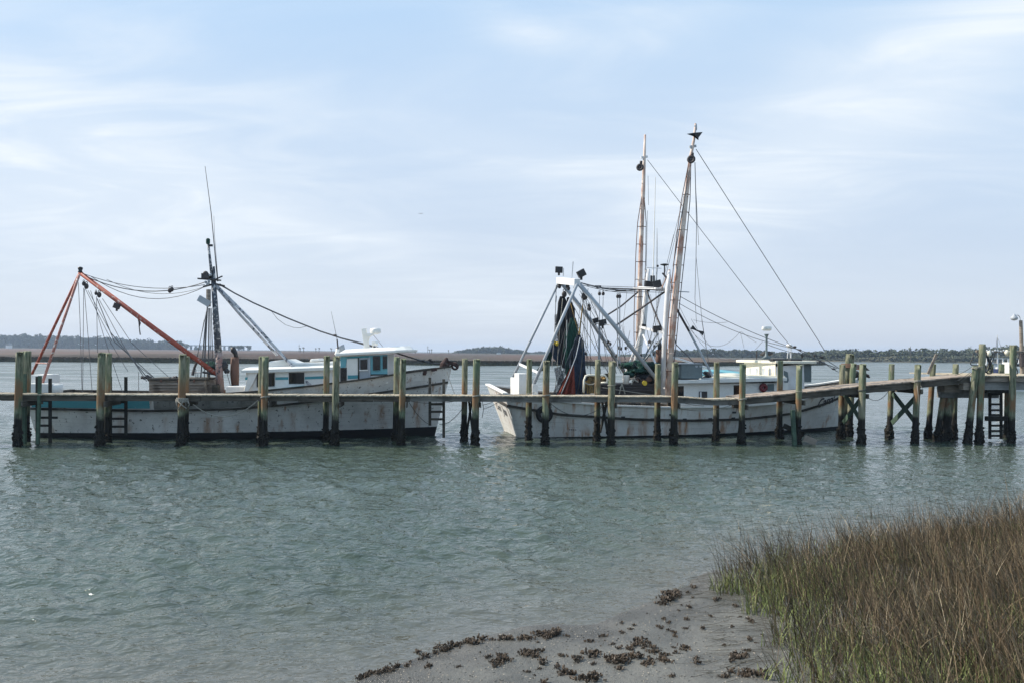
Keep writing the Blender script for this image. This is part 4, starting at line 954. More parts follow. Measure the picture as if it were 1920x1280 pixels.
def pulley(F, px, py, w, r, root, mat='darkst'):
    c = F.p(px, py, w); mb = MB(); mb.ball(c, (r, r * .55, r * 1.25), 10, 7); mb.torus(c + Vector((0, 0, r * 1.5)), r * .45, r * .16, (0, 1, 0), 10, 5)
    mb.build('block', M[mat], root, True)
def wires(F, root, lst, r=.012, mat='wire', name='rigging_wire'):
    for it in lst:
        (a, b) = it[0], it[1]; s_ = it[2] if len(it) > 2 else 0; rr_ = it[3] if len(it) > 3 else r
        pa = F.p(*a) if len(a) == 3 else a; pb = F.p(*b); pts = sag(pa, pb, s_, 12) if s_ else [pa, pb]
        MB().tube(pts, rr_, 5).build(name, M[mat], root)
def flood(F, px, py, w, sz, root, yaw=0, tilt=0, mat='black'):
    m_ = Matrix.Rotation(yaw, 3, 'Z') @ Matrix.Rotation(tilt, 3, 'Y'); c = F.p(px, py, w); mb = MB(); mb.box(c, (sz, sz * .45, sz * .85), m=m_)
    mb.box(c - m_ @ Vector((0, sz * .25, 0)), (sz * .84, .02, sz * .68), m=m_); mb.box(c + Vector((0, 0, -sz * .6)), (sz * .3, .05, sz * .4)); mb.build('flood_light', M[mat], root, bevel=.015)
def text_on(F, root, s, px0, px1, py0, py1, w_or_face, mat, name='lettering', slant=.35, name_pts=None):
    """flat lettering laid along a given pair of baseline points on the surface; extruded a few mm"""
    cu = bpy.data.curves.new('t', 'FONT'); cu.body = s; cu.shear = slant; cu.extrude = .004; cu.size = 1; cu.offset = .012
    ob = bpy.data.objects.new('t', cu); col.objects.link(ob); dg = bpy.context.evaluated_depsgraph_get(); dg.update(); me = ob.evaluated_get(dg).to_mesh()
    V = [v.co.copy() for v in me.vertices]; Fc = [tuple(p.vertices) for p in me.polygons]; ob.evaluated_get(dg).to_mesh_clear(); bpy.data.objects.remove(ob); bpy.data.curves.remove(cu)
    x0 = min(v.x for v in V); x1 = max(v.x for v in V); a, b, up, nrm = w_or_face; e = (b - a); k = e.length / (x1 - x0); ex = e.normalized()
    mb = MB().add([a + ex * (v.x - x0) * k + up * v.y * k * (py1 or 1) + nrm * (v.z * 1 + .004) for v in V], Fc); return mb.build(name, mat, root)

# ================================================================== left trawler
B1 = Frame(-19.3, 34.2, math.atan(.045))
b1 = empty('shrimp_boat', B1.W(8, 0, 0), 'weathered grey white shrimp trawler with teal trim and red stern poles, moored at the left', 'boat')
sh1 = [(0, 1.75), (.2, 1.72), (.4, 1.78), (.55, 1.98), (.68, 2.22), (.8, 2.5), (.9, 2.78), (1, 3.02)]
pos1, zl1 = make_hull(B1, b1, 16.0, sh1, dict(hull=M['hull1'], cap=M['rail'], deck=M['greywood']), 1.25, rake=.4, bow_rake=.62, B=2.25, tw=.86, tp=(.62, 2.9),
    rub=[([(0, 1.22), (.3, 1.18), (.5, 1.28), (.62, 1.46), (.8, 1.85), (1, 2.35)], .05, .09, M['rail'])])
def side_skin(F, pos, zl, sheer, t0, t1, ua, ub, mat, name, root, n=20, off=.012):
    vs = []; fs = []
    for i in range(n + 1):
        t = t0 + (t1 - t0) * i / n
        for k in range(5):
            u = ua + (ub - ua) * k / 4; p = pos(t, u, -1); vs.append(p - F.n * off)
    N_ = len(vs); vs += [v + F.n * off * .8 for v in vs]
    for i in range(n):
        for k in range(4): q_ = (i * 5 + k, (i + 1) * 5 + k, (i + 1) * 5 + k + 1, i * 5 + k + 1); fs.append(q_); fs.append(tuple(j + N_ for j in q_[::-1]))
    return MB().add(vs, fs).build(name, mat, root, True)
u_of = lambda z, t, sh_: .3 + .7 * z / interp(sh_, t)
side_skin(B1, pos1, zl1, sh1, .012, .30, u_of(1.27, .1, sh1), .99, M['teal'], 'bulwark_panel', b1)
side_skin(B1, pos1, zl1, sh1, .31, .57, u_of(1.26, .4, sh1), .985, M['grime'], 'bulwark_panel', b1)['label'] = 'bare weathered grey bulwark planks amidships'
p1 = B1.p
def s1(name, pts, w, th, mat, par=None, bevel=0, label=None):
    o = MB().slab(B1, pts, w, th).build(name, M[mat], par or b1, bevel=bevel)
    if label: o['label'] = label
    return o
WN = -1.55
# stern bins
s1('stern_box', [(58, 702), (84, 702), (84, 742), (58, 742)], -1.3, 1.2, 'white', bevel=.02)
s1('stern_box', [(50, 718.5), (98, 718.5), (98, 742), (50, 742)], -1.75, .7, 'white', bevel=.02)
MB().lathe(p1(106, 740, -1.5), [(.22, 0), (.24, .2), (.24, .42), (.20, .44)], 14).build('drum', M['white'], b1, True)
# red stern poles
ap = p1(150, 511, 0)
leg1 = p1(50, 722, 1.4); leg2 = p1(78, 722, -1.4)
MB().tube([ap, leg1], .055, 8).build('stern_pole', M['redpipe'], b1, True)
MB().tube([ap, leg2], .055, 8).build('stern_pole', M['redworn'], b1, True)
MB().tube([p1(67, 680, 1.25), p1(89, 681, -1.2)], .028, 6).build('crossbar', M['redworn'], b1)
MB().tube([p1(149, 511, 0), p1(300, 624, 0), p1(414, 706, 0)], [.085, .11, .10], 10).build('boom', M['redpipe'], b1, True)
mb = MB(); mb.lathe(p1(150.5, 511, 0) - Vector((0, 0, .03)), [(.06, 0), (.10, .04), (.07, .1), (.10, .18), (.10, .24), (.03, .27)], 10); mb.build('pole_cap', M['black'], b1, True)
flood(B1, 219, 574, -.1, .27, b1, .3, .35, 'darkst')
for px, py, r in ((157, 532, .08), (162, 537, .10), (180, 550, .07), (186, 553, .10), (318.5, 545, .09), (322.5, 543, .08)): pulley(B1, px, py, 0, r, b1)
MB().tube([p1(259, 598, 0), p1(262, 606, 0), p1(261, 613, 0), p1(263, 628, 0)], [.02, .05, .02, .025], 6).build('hanging_tackle', M['darkst'], b1)
# hull fan of wires under the boom
wires(B1, b1, [((147, 530, 0), (150, 600, 0)), ((150, 600, 0), (154, 738, 0)), ((157, 540, 0), (155, 738, -.3)), ((158, 542, 0), (165, 628, 0)), ((165, 628, 0), (173, 738, 0)),
    ((181, 556, 0), (183, 661, 0)), ((159, 540, 0), (210, 640, 0)), ((170, 545, 0), (194, 628, 0)), ((194, 628, 0), (206, 664, 0)), ((206, 664, 0), (231, 738, 0)),
    ((165, 545, 0), (208, 624, 0)), ((182, 560, 0), (214, 640, 0), 0, .018), ((208, 624, 0), (280, 712, -.6), 0, .02), ((186, 562, 0), (230, 645, 0)), ((230, 645, 0), (275, 714, -.6), 0, .018),
    ((192, 560, 0), (246, 642, 0)), ((246, 642, 0), (318, 708, 0)), ((214, 640, 0), (292, 710, 0), 0, .016), ((200, 630, 0), (240, 696, 0)), ((252, 680, 0), (293, 711, 0)), ((260, 697, 0), (260, 735, 0))], .012)
wires(B1, b1, [((156, 516, 0), (388, 528, 0), .55, .02), ((158, 514, 0), (384, 534, 0), .35, .014), ((170, 518, 0), (388, 536, 0), .75, .014), ((200, 524, 0), (383, 538, 0), .45, .010)])
# deck box
hb = s1('catch_box', [(279, 712.5), (383, 712.5), (386, 742), (279, 742)], -.8, 1.6, 'greywood', bevel=.02)
for y in (718, 724, 729): MB().slab(B1, [(284, y), (384, y), (384, y + 2.6), (284, y + 2.6)], -.86, .06).build('plank', M['greywood'], hb)
MB().slab(B1, [(276, 708.5), (384, 708.5), (384, 712), (276, 712)], -.88, 1.76).build('lid', M['stringer'], hb)
for px in (300, 332, 362): MB().slab(B1, [(px, 711), (px + 3, 711), (px + 3, 716), (px, 716)], -.9, .05).build('hinge', M['rust'], hb)
rr9 = random.Random(4)
for px in (266, 270, 276, 281, 318, 326, 330): MB().ball(p1(px, 708 + rr9.uniform(-2, 2), -.5), rr9.uniform(.06, .12), 8, 6, .5, px).build('shackle', M['darkst'], b1)
# mast
MB().tube([p1(413, 742, 0), p1(409.5, 660, 0)], [.17, .15], 12).build('mast_foot', M['mastfoot'], b1, True)
MB().tube([p1(409.5, 660, 0), p1(404, 580, 0), p1(400, 522, 0)], [.15, .12, .10], 12).build('mast', M['mast1'], b1, True)
MB().tube([p1(419, 742, .5), p1(404, 560, .1)], [.07, .05], 8).build('mast_backstay_pipe', M['redworn'], b1, True)
MB().tube([p1(398, 525, 0), p1(393, 480, 0), p1(390.5, 458, 0)], [.07, .055, .05], 8).build('topmast', M['mast1'], b1, True)
MB().lathe(p1(390, 455.5, 0), [(.07, -.05), (.085, 0), (.085, .14), (.05, .19)], 12).build('mast_light', M['netgreen'], b1, True)
MB().box(p1(395, 460.5, 0), (.16, .1, .09)).build('bracket', M['black'], b1)
MB().tube([p1(402, 528, 0), p1(401, 500, 0)], [.06, .05], 7).build('mast_post', M['mast1'], b1)
mb = MB(); mb.beam(p1(371, 522.5, -.1), p1(414, 526, -.1), .12, .06); mb.beam(p1(398, 527, -.4), p1(417, 518, -.4), .05, .05); mb.beam(p1(381, 538, 0), p1(400, 533, 0), .08, .07); mb.beam(p1(405, 533, 0), p1(421, 537, 0), .08, .09); mb.build('spreader', M['darkst'], b1)
mb = MB(); mb.box(p1(386, 518, -.1), (.30, .26, .22)); mb.ball(p1(385.5, 513.5, -.1), .12, 10, 6); mb.build('horn_box', M['darkst'], b1)
mb = MB()
for px, py in ((386, 529), (391, 531), (389, 533), (392, 527), (395, 515), (393, 516)): mb.ball(p1(px, py, -.15), .06, 7, 5, .4, px)
mb.build('insulators', M['galv'], b1)
MB().tube([p1(408, 528, 0), p1(396, 400, 0), p1(384.5, 312, 0)], [.022, .016, .010], 6).build('whip_antenna', M['darkst'], b1)
MB().tube([p1(409, 528, 0), p1(402, 440, 0), p1(401, 405, 0)], [.012, .009, .006], 5).build('whip_antenna', M['wire'], b1)
MB().box(p1(383, 565, -.2), (.55, .12, .26), m=Matrix.Rotation(R(30), 3, 'Y')).build('light_panel', M['galv'], b1)
MB().tube([p1(391, 575, -.1), p1(391, 543, -.1)], .1, 8).build('tackle_drum', M['greywood'], b1)
for a, b in (((398, 560), (396, 545)),): pass
mb = MB()
for i in range(14):
    y = 590 + i * 9; mb.torus(p1(400 + i * .55, y, -.15), .09, .014, (1, 0, .2), 10, 4)
mb.build('mast_steps', M['mast1'], b1)
wires(B1, b1, [((389, 575, 0), (383, 690, 0), 0, .032), ((388, 580, 0), (370, 666, 0)), ((370, 666, 0), (362, 700, 0)), ((392, 578, 0), (391, 720, 0), 0, .030), ((394, 578, 0), (396, 680, 0)), ((396, 578, 0), (399, 672, 0), 0, .018), ((387, 590, 0), (376, 712, 0), 0, .03), ((386, 640, 0), (382, 738, 0), 0, .02), ((383, 600, 0), (368, 680, 0)), ((423, 690, 0), (432, 722, 0), 0, .014), ((367, 690, 0), (368, 738, 0), 0, .014), ((371, 700, 0), (371, 738, 0), 0, .014)], .014)
MB().tube([p1(391, 690, .2), p1(391, 742, .2)], .075, 8).build('winch_post', M['greywood'], b1)
MB().tube([p1(362, 698, .1), p1(378, 698, .1)], .03, 6).build('pipe', M['whitest'], b1)
MB().tube([p1(368, 680, 0), p1(364, 690, 0), p1(361, 703, 0)], [.06, .05, .07], 7).build('hook', M['darkst'], b1)
MB().tube([p1(380, 697, 0), p1(412, 703, 0)], .05, 6).build('winch_bar', M['darkst'], b1)
wd = MB(); wd.ball(p1(421, 686, .1), (.14, .14, .2), 10, 7, .4); wd.ball(p1(425, 695, .1), (.13, .12, .11), 10, 7, .4, 3); wd.build('winch', M['black'], b1, True)
for x0, x1 in ((389, 397), (398, 408)): s1('deck_bin', [(x0, 721), (x1, 721), (x1, 742), (x0, 742)], -.5, .5, 'greywood' if x0 < 395 else 'stringer')
tag(MB().ball(p1(397, 687, .3), (.34, .3, .20), 16, 10, .5, 2).build('net_bundle', M['netgreen'], None, True), 'small dark green net bundle piled against the left trawler mast', 'net')
# struts from the masthead down to the cabin
MB().tube([p1(404, 536, 0), p1(450, 590, .3), p1(520, 666, .9)], .06, 8).build('strut', M['strut'], b1, True)
MB().tube([p1(406, 536, 0), p1(470, 600, -.5), p1(521, 657, -.8), p1(590, 731, -1.7)], .065, 8).build('strut', M['strut'], b1, True)
fst = MB(); 
pts = [p1(x, y, 0) for x, y in ((412, 534), (440, 550), (475, 568), (540, 597), (600, 621), (640, 634), (680, 645), (735, 659), (790, 676), (826, 683))]
fst.tube(pts, .034, 6); fst.build('forestay', M['wire'], b1, True)
fst = MB().tube([p1(x, y - 1.8, .1) for x, y in ((412, 534), (440, 551), (475, 569), (540, 598), (600, 622), (640, 635), (700, 650), (760, 669), (826, 685))], .016, 5); fst.build('forestay', M['wire'], b1)
MB().tube([p1(x, y, 0) for x, y in ((510, 585), (520, 598), (535, 609), (550, 614), (562, 615), (574, 612))], .010, 5).build('slack_wire', M['wire'], b1)
for px, py in ((628, 629), (793, 676), (806, 674), (810, 677)): MB().ball(p1(px, py, 0), (.09, .06, .05), 8, 5, .5, px).build('shackle', M['darkst'], b1)
# exhaust stack
MB().tube([p1(441, 724, .4), p1(440, 700, .4), p1(440.5, 669, .4)], [.155, .19, .17], 14).build('exhaust_stack', M['rust'], b1, True)
MB().tube([p1(443, 670, .4), p1(441.5, 662, .4), p1(438, 657, .4), p1(436, 651, .4)], [.09, .09, .12, .10], 10).build('exhaust_elbow', M['black'], b1, True)
s1('engine_hatch', [(423, 724), (458, 724), (458, 745), (423, 745)], -.9, 1.8, 'white', bevel=.02)
# low cabin
cab = s1('cabin', [(461, 697), (640, 690), (640, 744), (461, 744)], WN, 3.1, 'white')
rf = MB(); segs = [(452, 693.5, 698.5), (480, 693, 698), (500, 692, 697.5), (560, 690, 695.5), (600, 688.5, 694), (634, 687.5, 693)]
def roof_strip(mb, F, segs, w0, w1, crown):
    vs = []; fs = []; K = 6
    for x, t, bt in segs:
        l = F.L(x, w0); zt = F.Z(x, t, w0); zb2 = F.Z(x, bt, w0)
        for k in range(K + 1):
            w = w0 + (w1 - w0) * k / K; cz = crown * math.sin(math.pi * k / K) ** .7; vs.append(F.W(l, w, zt + cz))
        vs.append(F.W(l, w1, zb2)); vs.append(F.W(l, w0, zb2))
    m_ = K + 3
    for i in range(len(segs) - 1):
        for k in range(m_): k2 = (k + 1) % m_; fs.append((i * m_ + k, (i + 1) * m_ + k, (i + 1) * m_ + k2, i * m_ + k2))
    fs.append(tuple(range(m_))); fs.append(tuple(range((len(segs) - 1) * m_, len(segs) * m_))[::-1]); return mb.add(vs, fs)
roof_strip(rf, B1, segs, WN - .18, 1.75, .12); rfo = rf.build('roof', M['rooffib'], b1)
s1('roof_hump', [(505, 677), (536, 673), (552, 680), (575, 679.5), (628, 677), (632, 689), (480, 693), (498, 684)], -.95, 1.9, 'rooffib', rfo, .06)
s1('roof_hatch', [(580, 678), (582, 672.5), (600, 671.5), (602, 677)], -.4, .8, 'white', rfo, .04)
s1('stripe', [(459.5, 706.5), (478, 706.5), (478, 711.5), (459.5, 711.5)], WN - .012, .01, 'teal', cab)
s1('stripe', [(515, 706.5), (541, 706), (541, 711), (515, 711.5)], WN - .012, .01, 'teal', cab)
s1('stripe', [(571, 705.5), (612, 704), (612, 709), (571, 710.5)], WN - .012, .01, 'teal', cab)
def window(F, par, pts, w, frame='whitest', fr=1.2):
    cx = sum(p[0] for p in pts) / 4; cy = sum(p[1] for p in pts) / 4
    o = MB().slab(F, [(cx + (x - cx) * (1 + .06), cy + (y - cy) * 1.08) for x, y in pts], w - .02, .018).build('window', M[frame], par)
    MB().slab(F, pts, w - .028, .014).build('pane', M['glass'], o); return o
window(B1, cab, [(481, 699.5), (515, 698.5), (515, 723.5), (481, 725)], WN); window(B1, cab, [(541.5, 698), (570.5, 697.5), (570.5, 718.5), (541.5, 719)], WN)
s1('wing_brace', [(467, 698), (483, 698), (474, 718), (464, 736), (457, 736)], WN - .1, .06, 'white')
s1('folded_chair', [(505, 729), (568, 722), (570, 725), (506, 733)], -1.95, .3, 'aqua')
s1('locker', [(518, 727), (566, 724), (566, 742), (518, 742)], -1.9, .3, 'white')
# wheelhouse
wh = s1('wheelhouse', [(638, 667), (726, 664), (727, 718), (638, 730)], -1.6, 2.9, 'white')
s1('trim_panel', [(638.2, 668), (651, 668), (648, 688), (638.2, 689)], -1.625, .02, 'aqua', wh)
s1('trim_panel', [(651, 668), (692, 666), (692, 670), (651, 671.5)], -1.625, .02, 'teal', wh)
s1('trim_panel', [(692, 666), (726.5, 664.5), (726.5, 701), (694, 701)], -1.625, .02, 'aqua', wh)
s1('trim_panel', [(695, 701), (726.5, 700.5), (726.5, 702.5), (695, 703)], -1.64, .03, 'glass', wh)
window(B1, wh, [(638.5, 690), (649.5, 690), (649.5, 716), (638.5, 716)], -1.625, 'darkst')
window(B1, wh, [(699, 667), (713, 666.5), (713, 693.5), (699, 694)], -1.64, 'aqua'); window(B1, wh, [(717.5, 667), (725.8, 666.5), (725.8, 690.5), (717.5, 691)], -1.64, 'aqua')
d1 = s1('door', [(650.5, 673), (671.5, 671.5), (672, 727), (650.5, 729)], -1.66, .05, 'white', wh)
s1('stripe', [(652, 703), (671, 702.5), (671, 709), (652, 710)], -1.67, .01, 'teal', d1)
d2 = s1('door', [(672.5, 672), (691, 671), (691.5, 726), (672.5, 727)], -1.645, .04, 'galv', wh, label='grey half door with an open top window')
s1('door_frame', [(670.8, 670), (673, 670), (673.4, 727), (671.2, 727)], -1.69, .05, 'rail', wh); s1('door_frame', [(690.6, 669.5), (694, 669.5), (694.4, 725), (691.5, 725)], -1.69, .05, 'galv', wh)
s1('pane', [(675.5, 674), (688.5, 673), (688.8, 692.5), (675.8, 693)], -1.665, .015, 'glass', d2); s1('sill', [(673.5, 692.8), (690, 692.2), (690, 694.5), (673.5, 695)], -1.70, .05, 'white', d2)
rw = MB()
def L1(px, w=-1.6): return B1.L(px, w)
la, lb_ = B1.L(628, -1.85), B1.L(742, -1.85)
zr0 = B1.Z(640, 666, -1.85); zr1 = B1.Z(735, 660, -1.85)
out = [(la, -1.85), (lb_, -1.85), (lb_ + .45, -1.3), (lb_ + .7, -.5), (lb_ + .72, .3), (lb_ + .5, 1.2), (lb_, 1.6), (la, 1.6)]
zf = lambda l: zr0 + (zr1 - zr0) * (l - la) / (lb_ - la)
K = len(out); rw.prism([B1.W(l, w, zf(l) - .03) for l, w in out], [B1.W(l, w, zf(l) + .09) for l, w in out])
inn = [(la + .1 + (l - la) * .93, w * .85 + 0) for l, w in out]
ro = rw.build('wheelhouse_roof', M['white'], b1, bevel=.03)
MB().prism([B1.W(l, w, zf(l) + .09) for l, w in inn], [B1.W(l * .9 + (la + lb_) / 2 * .1, w * .5, zf(l) + .24) for l, w in inn]).build('roof_crown', M['rooffib'], ro, bevel=.03)
# things on the wheelhouse roof
fin = s1('radar_fin', [(681, 660), (682, 648), (677.5, 617), (679.5, 616), (687, 615), (688, 625), (697, 627), (693, 633), (691, 640), (694, 659)], -.5, .10, 'white', ro, .015)
s1('bracket', [(683, 625.5), (702, 625), (697, 628.5), (690, 632)], -.7, .5, 'white', ro)
MB().lathe(p1(704, 624.5, -.5), [(.10, -.06), (.215, 0), (.23, .05), (.225, .14), (.20, .19), (.05, .21)], 20).build('radar_dome', M['white'], ro, True)
mb = MB(); mb.box(p1(703, 644, -.6), (.24, .2, .16)); mb.tube([p1(699.5, 646, -.6), p1(698, 658, -.6)], .025, 6); mb.tube([p1(706, 648, -.6), p1(704, 658, -.6)], .03, 6); mb.ball(p1(706, 644, -.72), .08, 10, 6); mb.build('search_light', M['white'], ro, bevel=.01)
MB().tube([p1(631, 665, -.6), p1(632.5, 660, -.6), p1(633, 654, -.6)], [.10, .08, .07], 10).build('antenna_base', M['white'], ro, True)
MB().tube([p1(635, 664, -.6), p1(632, 636, -.6)], [.035, .03], 6).build('antenna_mount', M['darkst'], ro); MB().tube([p1(632, 636, -.6), p1(621, 584, -.6)], [.012, .006], 5).build('whip_antenna', M['wire'], ro)
MB().tube([p1(640, 664, 0), p1(639.5, 654, 0), p1(637, 649, 0)], [.16, .17, .20], 12).build('vent_cowl', M['galv'], ro, True)
wires(B1, b1, [((700, 628, -.5), (718, 650, -.5), 0, .009)])
# bow gear
mb = MB(); mb.tube([p1(827, 692, -.1), p1(831, 682, -.1), p1(836, 673, 0), p1(838, 670, 0)], [.10, .13, .07, .04], 8); mb.tube([p1(838, 671, 0), p1(842, 684, 0)], .05, 6); mb.box(p1(832, 686, 0), (.28, .3, .22)); mb.build('windlass', M['anchor'], b1)
mb = MB(); mb.tube([p1(836, 688, -.1), p1(846, 679.5, 0), p1(858, 688, 0)], [.05, .07, .05], 8); mb.torus(p1(853, 686, 0), .13, .05, (.2, 1, .1), 14, 7); mb.beam(p1(840, 676, 0), p1(856, 683, 0), .12, .06); mb.build('anchor', M['anchor'], b1)
for px, py in ((812, 693), (816, 692), (796, 700), (797, 697)): MB().box(p1(px, py, -.9), (.14, .12, .12)).build('cleat', M['anchor'], b1)
# through-hull holes and lines
for px, py in ((545, 794), (566, 792), (665, 783), (680, 789), (718, 782), (677, 767), (784, 787)):
    c = B1.p(px, py, -2.25 if px < 700 else -2.1)
for pts in ([(704, 800), (712, 770), (718, 752)],): pass

# ================================================================== right trawler
B2 = Frame(0.0, 36.05, R(12.7))
b2 = empty('shrimp_boat', B2.W(8, 0, 0), 'white shrimp trawler with two tall upright outriggers and hanging nets, moored at the right', 'boat')
sh2 = [(0, 2.02), (.12, 1.72), (.25, 1.55), (.4, 1.46), (.55, 1.48), (.7, 1.62), (.82, 1.85), (.92, 2.2), (1, 2.6)]
rb2 = [(0, 1.52), (.12, 1.15), (.3, .95), (.45, .88), (.6, .90), (.75, 1.08), (.88, 1.5), (1, 2.05)]
pos2, zl2 = make_hull(B2, b2, 17.0, sh2, dict(hull=M['hull2'], cap=M['white'], deck=M['greywood']), 1.0, list_=R(3.2), rake=.75, bow_rake=.7, B=2.35, tw=.84,
    rub=[(rb2, .045, .11, M['rail'])])
p2 = B2.p
def s2(name, pts, w, th, mat, par=None, bevel=0, label=None):
    o = MB().slab(B2, pts, w, th).build(name, M[mat], par or b2, bevel=bevel)
    if label: o['label'] = label
    return o
# transom and bow lettering
def transom_pt(v, z):     # v: -1 near corner .. 1 far corner
    u = .3 + .7 * z / sh2[0][1]; a = pos2(0, u, -1); b = pos2(0, u, 1); return a + (b - a) * ((v + 1) / 2)
tn = (transom_pt(0, 1.5) - transom_pt(0, .6)).normalized(); tr = (transom_pt(-1, 1) - transom_pt(1, 1)).normalized(); nr = tr.cross(tn).normalized()
if nr.dot(B2.h) > 0: nr = -nr
text_on(B2, b2, 'Carol', 0, 0, 0, 1.15, (transom_pt(.66, 1.02), transom_pt(.10, 1.00), tn, nr * 1), M['faded'])
text_on(B2, b2, 'Jean', 0, 0, 0, 1.15, (transom_pt(-.02, .95), transom_pt(-.55, .94), tn, nr * 1), M['faded'])
def side_pt(px, py, w=-2.0):      # photo point on the near side skin, found by marching along the side
    best = None
    for i in range(0, 201):
        t = i / 200
        for k in range(0, 29):
            u = .3 + .7 * k / 28; p = pos2(t, u, -1); v = p - CAM; d = v.dot(Fw); x = 960 + v.dot(Rt) / d * FPX; y = 640 - v.dot(Up) / d * FPX
            e = (x - px) ** 2 + (y - py) ** 2
            if best is None or e < best[0]: best = (e, p)
    return best[1]
a = side_pt(1532, 764); b = side_pt(1563, 751.5); up_ = (side_pt(1534, 752) - a).normalized(); n_ = (b - a).normalized().cross(up_).normalized()
text_on(B2, b2, 'Carol', 0, 0, 0, 1.15, (a + n_ * .035, b + n_ * .035, up_, n_), M['letter'], slant=.4)
a = side_pt(1571, 748); b = side_pt(1592, 738); up_ = (side_pt(1573, 738) - a).normalized(); n_ = (b - a).normalized().cross(up_).normalized()
text_on(B2, b2, 'Jean', 0, 0, 0, 1.15, (a + n_ * .035, b + n_ * .035, up_, n_), M['letter'], slant=.4)
# worn name board under the foot of the ramp and faint maker's marks, only broken strokes are left of them
nbd = s2('name_board', [(1400, 751), (1453, 748), (1453, 757), (1400, 761)], -2.46, .03, 'white'); mb = MB(); r8 = random.Random(8)
for x in range(1403, 1451, 3):
    y = 757.5 - (x - 1400) * .07 - 1.5; h = r8.uniform(1, 4); 
    if r8.random() < .78: mb.slab(B2, [(x, y - h), (x + r8.uniform(1, 2.6), y - h * .8), (x + r8.uniform(.6, 2.4), y), (x - .3, y + .3)], -2.475, .01)
mb.build('worn_lettering', M['letter'], nbd)
mb = MB()
for x in range(1067, 1083, 2): 
    a = side_pt(x, 805); mb.box(a - B2.n * .02, (.035, .02, r8.uniform(.03, .06)))
mb.build('worn_lettering', M['letter'], b2)
# fender blocks, scuppers
for px, py in ((1169, 782), (1223, 784), (1282, 786), (1331, 785), (1375, 784), (1375, 772), (1258, 776)):
    MB().box(side_pt(px, py) - B2.n * .03, (.16, .07, .08), m=Matrix.Rotation(R(12.7), 3, 'Z')).build('scupper', M['black'], b2)
# stern cabinets
s2('stern_cabinet', [(972, 709), (1000, 709), (1000, 745), (972, 745)], -.9, 1.6, 'white', bevel=.015)
s2('stern_cabinet', [(973, 700), (985, 700), (990, 700), (990, 745), (973, 745)], -1.0, .9, 'white', bevel=.015)
s2('stern_cabinet', [(998, 720), (1009, 720), (1009, 740), (998, 740)], -1.5, .5, 'white', bevel=.015)
# gantry
GA = p2(1048, 529, 1.45); GB = p2(1082, 533, -1.35)
MB().beam(GA + Vector((0, 0, .07)), GB + Vector((0, 0, .08)), .26, .30).build('gantry_beam', M['whitest'], b2, bevel=.01)
MB().tube([GA, p2(962, 706, 1.3)], .062, 9).build('gantry_leg', M['galv'], b2, True)
MB().tube([GB, p2(1000, 722, -1.4)], .07, 9).build('gantry_leg', M['galv'], b2, True)
MB().tube([GA + B2.h * .1, p2(1110, 604, 1.3), p2(1180, 712, 1.2)], [.10, .10, .09], 9).build('gantry_strut', M['galv'], b2, True)
MB().tube([GB + B2.h * .1, p2(1150, 608, -1.3), p2(1232, 712, -1.35)], [.10, .10, .085], 9).build('gantry_strut', M['galv'], b2, True)
MB().beam(p2(974, 682, 1.3), p2(1009, 698, -1.35), .06, .10).build('crossbar', M['whitest'], b2)
flood(B2, 1048, 506, 1.4, .34, b2, .1, .03); flood(B2, 1090, 513, -1.3, .36, b2, .3, -.5)
MB().tube([p2(1072, 524, -.5), p2(1074.5, 491, -.5)], [.018, .025], 6).build('antenna', M['galv'], b2); MB().tube([p2(1056, 518, .8), p2(1056.5, 503, .8)], .025, 6).build('antenna', M['galv'], b2)
for px, py, w, r in ((1049, 537, 1.3, .09), (1064, 537, .4, .09), (1066, 541, .3, .08), (1078, 541, -.9, .08), (1058, 552, .5, .12), (1096, 556, -1.0, .14), (1105, 579, -1, .09), (1104, 573, -1, .06)): pulley(B2, px, py, w, r, b2, 'darkst')
# main A mast (far leg, near leg) with crossbars
MB().tube([p2(1187, 712, 1.25), p2(1206, 610, 1.25), p2(1213, 540, 1.25), p2(1216, 505, 1.25)], [.15, .15, .13, .07], 10).build('mast_leg', M['whitest'], b2, True)
MB().tube([p2(1243, 742, -1.25), p2(1247, 620, -1.25), p2(1252, 540, -1.25), p2(1255, 508, -1.25)], [.12, .12, .11, .06], 10).build('mast_leg', M['whitest'], b2, True)
MB().beam(p2(1201, 613, 1.2), p2(1243, 624, -1.2), .14, .10).build('crossbar', M['whitest'], b2)
MB().beam(p2(1188, 541, 1.3), p2(1268, 546, -1.6), .10, .08).build('spreader', M['whitest'], b2)
MB().tube([p2(1257, 546, -1.4), p2(1292, 548, -1.4)], .025, 6).build('spreader_arm', M['galv'], b2)
pf = MB(); pf.beam(p2(1206, 540, .8), p2(1240, 543, -.8), .6, .14); pf.build('mast_platform', M['whitest'], b2, bevel=.02)
for a, b, r, mt_ in (((1203, 620, 1.2), (1168, 712, .6), .04, 'whitest'), ((1206, 628, 1.1), (1229, 681, -1.1), .045, 'whitest'), ((1233, 624, -.9), (1186, 710, .9), .04, 'galv'), ((1242, 634, -1.2), (1208, 676, .5), .04, 'galv'), ((1195, 690, 0), (1186, 704, 0), .05, 'whitest')):
    MB().tube([p2(*a), p2(*b)], r, 7).build('brace', M[mt_], b2)
MB().tube([p2(1151, 613, .5), p2(1200, 580, .2), p2(1247, 547, -.4)], .045, 7).build('dark_spar', M['darkst'], b2)
MB().tube([p2(1134, 594, .9), p2(1164, 575, .9), p2(1196, 548, .9)], .04, 7).build('dark_spar', M['darkst'], b2)
MB().tube([p2(1213, 546, 1), p2(1222, 572, .4), p2(1243, 622, -1)], [.04, .04, .045], 7).build('dark_spar', M['darkst'], b2)
MB().tube([p2(1242, 512, -1), p2(1258, 531, -1)], .04, 6).build('dark_spar', M['darkst'], b2)
